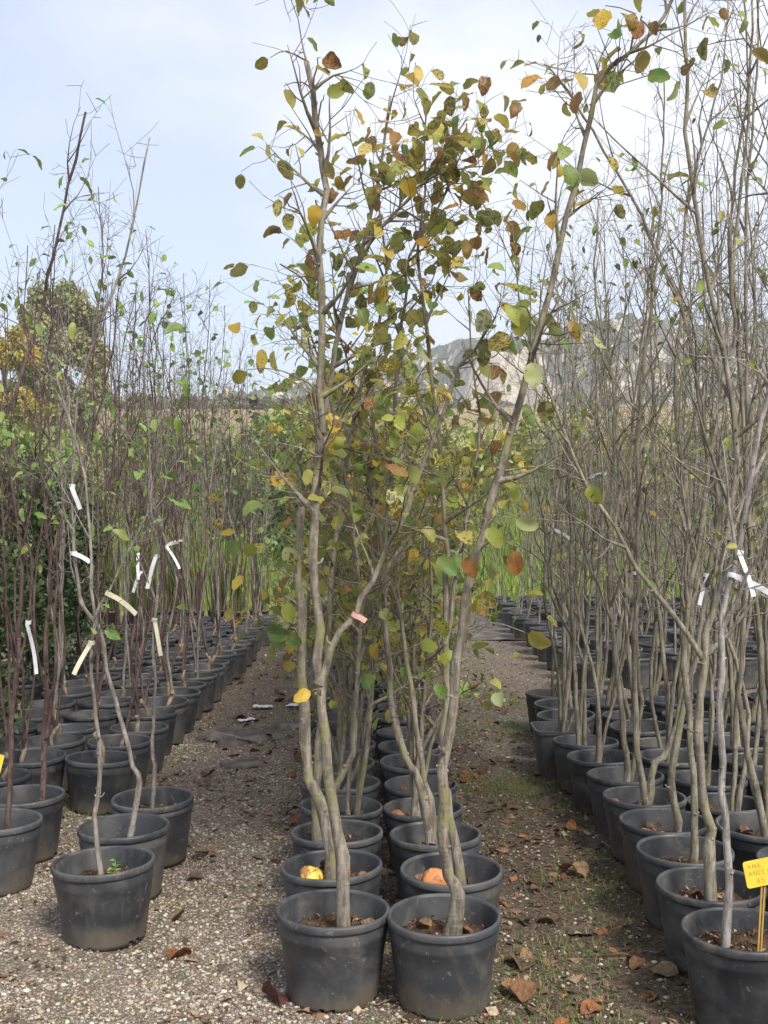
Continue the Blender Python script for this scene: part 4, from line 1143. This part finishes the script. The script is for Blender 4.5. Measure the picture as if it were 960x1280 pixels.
# small sprout in the front left pot
root = make_root('weed_sprout', -.955, 3.88); root.location.z = SOILZ; tag(root, 'tiny bright green sprout in the pot of the thin grey sapling', 'plant')
b = MB(); b.tube([Vector((0, 0, -.01)), Vector((.002, 0, .04)), Vector((.004, 0, .085))], [.002, .0017, .001], 5); link('stem', b.mesh('stem', M['leaf_clean']), root).color = (.15, .3, .06, 1)
rs = random.Random(4)
for k in range(16):
    a = k * 1.57 + (k // 2) * .8; z = .015 + .0048 * k
    o = link('leaf', LEAFG[k % 5], root); o.color = (.16, .36, .06, 1)
    o.matrix_local = Matrix.Translation((.003 + .006 * math.cos(a), .006 * math.sin(a), z)) @ Matrix.Rotation(a, 4, 'Z') @ Matrix.Rotation(-.5, 4, 'Y') @ Matrix.Scale(.024 * (1 - .02 * k), 4)

# twigs and straw on the ground
rt = random.Random(8)
for (px0, py0, px1, py1, rad, lab) in ((432, 1262, 545, 1252, .003, 'pale bent straw lying in front of the two front pots'), (600, 1262, 520, 1250, .002, 'thin straw lying against the right front pot'),
                                       (250, 915, 330, 935, .012, 'thick grey stick lying by the torn membrane'), (740, 1200, 830, 1192, .003, 'thin dry twig on the dark soil path'), (270, 1145, 350, 1130, .003, 'dark twig lying on the left gravel')):
    pts = []
    for i in range(9):
        t_ = i / 8; py = py0 + (py1 - py0) * t_; d = CAMH * F / (py - 640); x = (px0 + (px1 - px0) * t_ - 480) / F * d
        pts.append(Vector((x + rt.gauss(0, .008), d + rt.gauss(0, .012), gz(x, d) + rad + .003 + abs(rt.gauss(0, .006)))))
    o0 = pts[0].copy(); b = MB(); b.tube([p - o0 for p in pts], [rad * rt.uniform(.7, 1.1) for _ in pts], 6, True)
    o = link('twig', b.mesh('twig', M['graft'] if rad < .01 else M['bark_grey'])); o.location = o0; tag(o, lab, 'twig')

# torn weed membrane, flat sheet, thin white patches
def membrane(x0, y0, sx, sy, rz, hgt, seed, label, flat=False):
    r = random.Random(seed); nx, ny = 34, 26; b = MB()
    for j in range(ny):
        for i in range(nx):
            u, v = i / (nx - 1) - .5, j / (ny - 1) - .5
            ed = 1 + .22 * mnoise.noise(Vector((math.atan2(v, u) * 1.6, seed * 3.1, 0))) if not flat else 1
            x, y = u * sx * ed, v * sy * ed
            z = abs(mnoise.noise(Vector((x * 5, y * 9, seed)))) * hgt * 1.6 + abs(mnoise.noise(Vector((x * 16, y * 20, seed + 5)))) * hgt * .4
            b.v.append((x, y, z + .004 - .05 * max(0, (abs(u) * 2) ** 4 + (abs(v) * 2) ** 4 - .6) * (not flat)))
    for j in range(ny - 1):
        for i in range(nx - 1):
            a = j * nx + i; b.f.append((a, a + 1, a + nx + 1, a + nx))
    m = b.mesh('membrane', M['membrane'])
    o = link('weed_membrane', m); o.location = (x0, y0, .008); o.rotation_euler.z = rz
    sol = o.modifiers.new('thickness', 'SOLIDIFY'); sol.thickness = .003
    tag(o, label, 'membrane', 'weed membrane on the paths')
membrane(-.92, 7.35, .5, .4, .4, .022, 1, 'torn grey weed membrane bunched up on the left path')
membrane(-.70, 7.7, .42, .24, .7, .04, 2, 'dark fold of weed membrane beside the central row')
membrane(-1.12, 7.5, .25, .4, -.3, .018, 3, 'pale flap of weed membrane against the left pots')
membrane(-.85, 6.6, .28, .16, .2, .014, 4, 'small scrap of weed membrane lying on the left gravel')
membrane(1.2, 14.6, 1.0, 3.4, 0, .012, 5, 'flat black weed sheet beyond the gravel gap', True)
for i, (px, py, sx, sy, lab) in enumerate(((328, 886, .15, .09, 'larger white patch on the damp left path'), (308, 903, .13, .05, 'narrow white patch beside the torn membrane'), (368, 884, .11, .10, 'white patch close to the central pots'))):
    d = CAMH * F / (py - 640); b = MB(); nx = 10
    for jj in range(nx):
        for ii in range(nx):
            u, v = ii / (nx - 1) - .5, jj / (nx - 1) - .5; e = 1 + .5 * mnoise.noise(Vector((math.atan2(v, u) * 1.5, i * 4.0, 1)))
            b.v.append((u * sx * e, v * sy * e, .012 + abs(mnoise.noise(Vector((u * 6, v * 6, i)))) * .02))
    for jj in range(nx - 1):
        for ii in range(nx - 1):
            a = jj * nx + ii; b.f.append((a, a + 1, a + nx + 1, a + nx))
    o = link('white_patch', b.mesh('white_patch', M['tag_white'])); o.location = ((px - 480) / F * d, d, .006); o.rotation_euler.z = i * .7  # thin crumpled white sheet with an uneven outline
    o.modifiers.new('thickness', 'SOLIDIFY').thickness = .001
    tag(o, lab, 'plastic', 'white patches on the left path')

# ---------------------------------------------------------------- leafy masses: hedge, bushes, far trees
def leaf_cloud(name, centers, radii, n, size, pal, seed, mat, droop=0.0, fold=0.25, squash=(1, 1, 1)):
    """n leaves of a folded diamond shape spread through clumps"""
    r = np.random.RandomState(seed)
    C = np.array(centers); Rd = np.array(radii)
    w = Rd ** 2 / np.sum(Rd ** 2); ci = r.choice(len(C), n, p=w)
    d = r.randn(n, 3); d /= np.linalg.norm(d, axis=1)[:, None]
    q = C[ci] + d * (Rd[ci] * r.rand(n) ** .45)[:, None] * np.array(squash)
    dr = r.randn(n, 3) * .7 + d * .5; dr[:, 2] -= droop; dr /= np.linalg.norm(dr, axis=1)[:, None]
    up = r.randn(n, 3) * .6 + np.array([0, 0, 1.0]); sd = np.cross(up, dr); sd /= np.linalg.norm(sd, axis=1)[:, None] + 1e-9
    nn = np.cross(dr, sd)
    L = (size[0] + (size[1] - size[0]) * r.rand(n))[:, None]
    W = L * .32
    V = np.stack([q, q + dr * L * .5 + sd * W + nn * W * fold, q + dr * L - nn * L * .1, q + dr * L * .5 - sd * W + nn * W * fold], 1)
    idx = np.arange(n)[:, None] * 4
    Fc = np.concatenate([idx + np.array([[0, 1, 2]]), idx + np.array([[0, 2, 3]])], 0)
    pal = np.array(pal); pc = (ci * 7919 + (r.rand(n) < .3) * r.randint(0, 99, n)) % len(pal)
    tint = pal[pc] * (.75 + .7 * r.rand(n, 1))
    return np_mesh(name, V.reshape(-1, 3), Fc, mat, False, np.repeat(tint, 4, 0))
HP = [(.035, .07, .022), (.05, .095, .028), (.028, .055, .02), (.07, .12, .035)]
rh = random.Random(3)
for k in range(9):
    y = 6.25 + k * .43; x = -2.62 - .012 * k + (0.0 if k else .02)
    if k == 0: x = -2.42
    root = make_root('potted_shrub', x, y); tag(root, 'dark evergreen shrub in the hedge behind the saplings, %s pot from its front' % ORD[k], 'potted shrub', 'potted evergreen hedge at the left edge')
    add_pot(root, rh, False)
    cs = [(rh.gauss(0, .12), rh.gauss(0, .12), .40 + i * .105) for i in range(14)]
    H = leaf_cloud('foliage', cs, [rh.uniform(.13, .22) for _ in cs], 2600, (.035, .06), HP, k, M['foliage_clean'])
    f = link('foliage', H, root); f['kind'] = 'stuff'
    b = MB(); b.tube([Vector((0, 0, SOILZ - .02)), Vector((.02, .01, .8)), Vector((0, .02, 1.7))], [.014, .011, .004], 6); link('stem', b.mesh('stem', M['bark_dark']), root)

# leafy tan pots behind the left block
for k in range(8):
    x = -3.5 + k * .27; y = 14.0 + (k % 2) * .16
    root = make_root('potted_plant', x, y); tag(root, 'reedy green plant, %s of the tan pots behind the left block' % ORD[k], 'potted plant', 'tan pots behind the left block')
    b = MB(); b.lathe([(0, .003), (.10, 0), (.125, .24), (.132, .24), (.132, .26), (.12, .26), (.115, .2)], 18); link('pot', b.mesh('tan_pot', M['tanpot']), root)
    s_ = link('soil', SOIL[k % 4], root); s_.location.z = .21; s_.scale = (.78, .78, 1)
    r = np.random.RandomState(k); n = 90
    bo = blades('foliage', r.randn(n) * .04, r.randn(n) * .04, np.full(n, .2), r.uniform(.5, 1.3, n), r.uniform(.05, .4, n), r.uniform(.01, .02, n), np.array([(.15, .2, .05), (.25, .25, .07), (.1, .16, .04)])[r.randint(0, 3, n)], M['grass'], k)
    bo.parent = root

BPAL = [[(.21, .32, .06), (.29, .37, .09), (.15, .24, .05)], [(.31, .36, .09), (.40, .39, .12), (.24, .29, .075)], [(.10, .17, .05), (.14, .22, .065), (.18, .26, .08)], [(.42, .39, .13), (.34, .36, .12), (.46, .36, .11)]]
bushes = [(338, 24, 560, 75, 0, 'bright green bush beside the grass behind the left block'), (385, 26, 548, 90, 1, 'yellow-green bush behind the central trees'), (300, 27, 585, 70, 2, 'dark green bush beyond the left block'),
          (250, 29, 575, 95, 1, 'yellow-green bush behind the dark stems'), (180, 31, 560, 110, 0, 'broad green bush behind the dark stems'), (110, 28, 575, 100, 3, 'straw-yellow bush behind the dark stems'),
          (40, 25, 560, 110, 0, 'green bush beyond the evergreen hedge'), (440, 28, 560, 100, 2, 'dark green bush hidden behind the quince leaves'), (520, 30, 555, 110, 0, 'green bush glimpsed through the central leaves'),
          (610, 28, 565, 100, 1, 'yellow-green bush behind the arching quince'), (690, 31, 560, 120, 0, 'green bush behind the bare trees'), (780, 29, 570, 120, 3, 'straw-coloured bush behind the bare trees'),
          (880, 31, 560, 130, 2, 'dark green bush behind the bare trees'), (365, 22.5, 640, 55, 2, 'low dark shrub on the far grass'), (950, 29, 560, 110, 1, 'yellow-green bush at the end of the bare block')]
for i, (px, d, ty, wpx, pi, lab) in enumerate(bushes):
    r = random.Random(i + 50); x = (px - 480) / F * d; H = CAMH + (640 - ty + 30) / F * d; W = wpx * 1.55 / F * d / 2
    root = make_root('bush', x, d); tag(root, lab, 'bush', 'bushes beyond the nursery')
    cs = []; rd = []
    for k in range(26):
        z = r.uniform(.12, .95) * H; a = r.uniform(0, 6.28); q = W * r.uniform(.2, 1) * math.sqrt(max(.1, 1 - (z / H - .45) ** 2 * 2.2))
        cs.append((q * math.cos(a), q * math.sin(a), z)); rd.append(r.uniform(.18, .42) * W)
    f = link('foliage', leaf_cloud('foliage', cs, rd, 4200, (.11, .24), BPAL[pi], i, M['foliage_clean'], .2), root); f['kind'] = 'stuff'
    b = MB()
    for k in range(5):
        a = r.uniform(0, 6.28); b.tube([Vector((0, 0, -.05)), Vector((.2 * W * math.cos(a), .2 * W * math.sin(a), H * .4)), Vector((.6 * W * math.cos(a), .6 * W * math.sin(a), H * .85))], [.04, .03, .01], 5)
    link('stems', b.mesh('stems', M['bark_grey']), root)

def far_tree(name, px, d, ty, wpx, pal, n, lab, willow, seed, leafs=(.25, .5), nclump=46, zlow=.28):
    r = random.Random(seed); x = (px - 480) / F * d; z0 = gz(x, d); H = CAMH + (640 - ty) / F * d - z0; W = wpx / F * d / 2
    root = make_root(name, x, d); root.location.z = z0; tag(root, lab, 'tree', 'trees beyond the fields')
    cs = []; rd = []; b = MB(); tips = []
    b.tube([Vector((0, 0, -.3)), Vector((.1, 0, H * .2)), Vector((-.1, .1, H * .42)), Vector((0, 0, H * .7))], [W * .1, W * .075, W * .055, W * .02], 10)
    for k in range(nclump):
        u = r.uniform(0, 1); z = H * (zlow + (1 - zlow) * u); a = r.uniform(0, 6.28)
        prof = math.sqrt(max(.02, 1 - abs((u - .45) / .56) ** 2.4)); q = W * prof * math.sqrt(r.uniform(.15, 1)) * .86
        c = Vector((q * math.cos(a), q * math.sin(a), z)); cs.append(tuple(c)); rd.append(W * r.uniform(.13, .24))
        if k % 2 == 0:
            s0 = Vector((0, 0, H * r.uniform(.22, .6))); m_ = (s0 + c) / 2 + Vector((0, 0, H * .06))
            b.tube([s0, m_, c], [W * .035, W * .02, W * .006], 5)
    link('trunk', b.mesh('trunk', M['bark_grey']), root)
    f = link('crown', leaf_cloud('crown', cs, rd, n, leafs, pal, seed, M['foliage_clean'], 1.2 if willow else .3, squash=(1, 1, 1.5 if willow else 1)), root)
far_tree('willow_tree', 66, 72, 366, 150, [(.25, .25, .11), (.30, .28, .13), (.19, .21, .09), (.34, .31, .14)], 30000, 'round olive-green willow beyond the left block', True, 5, (.16, .42), 58, .2)
far_tree('yellow_tree', 0, 58, 405, 120, [(.42, .34, .07), (.34, .30, .07), (.48, .36, .06)], 14000, 'yellow autumn tree in front of the round willow', False, 6, (.12, .3))
far_tree('conifer', 315, 60, 498, 34, [(.05, .075, .065), (.035, .06, .05)], 3200, 'small dark blue-green conifer at the field edge', False, 7, (.15, .35), 30, .05)
# low woods along the top of the field
cs = []; rd = []; rw = random.Random(12)
for k in range(260):
    x = rw.uniform(-85, 10); y = rw.uniform(178, 200); h = rw.uniform(.3, 1.5)
    cs.append((x, y, gz(x, y) + h)); rd.append(rw.uniform(.7, 1.5))
o = link('distant_wood', leaf_cloud('distant_wood', cs, rd, 16000, (.5, 1.0), [(.14, .16, .09), (.19, .19, .10), (.23, .20, .11)], 2, M['foliage_clean'])); o['kind'] = 'stuff'
tag(o, 'dark line of distant woods along the top of the field', 'woods')

# ---------------------------------------------------------------- hills with a pale quarried cliff
def mat_hill():
    t = NT('hill_forest_rock'); g_ = t.n('ShaderNodeNewGeometry'); pos = g_.outputs['Position']
    a = t.noise(pos, .22, 5, .7); b = t.noise(pos, .03, 4, .6)
    col = t.mix(t.rng(a, .35, .68), (.045, .055, .035), (.13, .125, .09))
    col = t.mix(t.rng(b, .45, .65, 0, .6), col, (.20, .16, .11))
    sx = t.n('ShaderNodeSeparateXYZ'); t.l(g_.outputs['True Normal'], sx.inputs[0])
    nz = t.math('ADD', sx.outputs['Z'], t.math('MULTIPLY', t.math('SUBTRACT', t.noise(pos, .09, 4, .65), .5), .9))
    rock = t.mix(t.rng(t.noise(pos, .35, 5, .7), .35, .7), (.62, .54, .43), (.36, .31, .25))
    col = t.mix(t.rng(nz, .30, .42, 1, 0), col, rock)
    return t.surf(col, .95, t.bump(a, 1.0, 2.0), .1)
M['hill'] = mat_hill()
def hills():
    xs = np.linspace(-320, 420, 420); ts = np.linspace(0, 1, 90)
    ppx = np.array([-900, -200, 60, 200, 330, 440, 520, 560, 640, 700, 740, 775, 820, 870, 960, 1200, 2000]); ppy = np.array([512, 512, 508, 506, 492, 468, 446, 428, 424, 416, 404, 398, 408, 405, 410, 420, 450])
    X, T = np.meshgrid(xs, ts)
    yr = 600.0
    px = 480 + X / yr * F; Hr = CAMH + (640 - np.interp(px, ppx, ppy)) / F * yr
    base = 17.0
    gate = np.clip(1 - np.abs((X - 54) / 21) ** 4, 0, 1)                 # the quarry
    gate2 = np.clip(1 - np.abs((X - 96) / 7) ** 2, 0, 1) * .6
    s_norm = T ** .85
    s_cut = np.clip((T - .04) / .16, 0, 1) * .76 + np.clip((T - .3) / .7, 0, 1) * .24
    gm = np.clip(gate + gate2, 0, 1)
    S = s_norm * (1 - gm) + s_cut * gm
    Y = 440 + T * 160 + np_noise(X, T * 160, 3, [(60, 5), (18, 2.5)]) * (T > .02)
    tree = np_noise(X, Y, 8, [(40, 2.6), (14, 1.6), (6, 1.3), (3.5, 1.0)])
    Z = base + np.maximum(Hr - base, 1.5) * S + tree * np.clip(T * 6, 0, 1) * (1 - .75 * gm)
    nx, ny = len(xs), len(ts); ids = np.arange(nx * ny).reshape(ny, nx)
    fc_ = np.stack([ids[:-1, :-1], ids[:-1, 1:], ids[1:, 1:], ids[1:, :-1]], -1).reshape(-1, 4)
    o = link('hills', np_mesh('hills', np.stack([X, Y, Z], -1).reshape(-1, 3), fc_, M['hill'], True)); o['kind'] = 'structure'
hills()

# ---------------------------------------------------------------- haze in the air
t = NT('haze_air'); pv = t.n('ShaderNodeVolumePrincipled'); pv.inputs['Color'].default_value = (.90, .94, 1.0, 1); pv.inputs['Density'].default_value = .00075; pv.inputs['Anisotropy'].default_value = .2
t.l(pv.outputs[0], t.out.inputs['Volume'])
b = MB(); b.box((0, 420, 68), (1830, 990, 142))
o = link('haze', b.mesh('haze', t.m, False)); o['kind'] = 'stuff'; tag(o, 'thin pale blue haze veiling the far hills', 'haze')
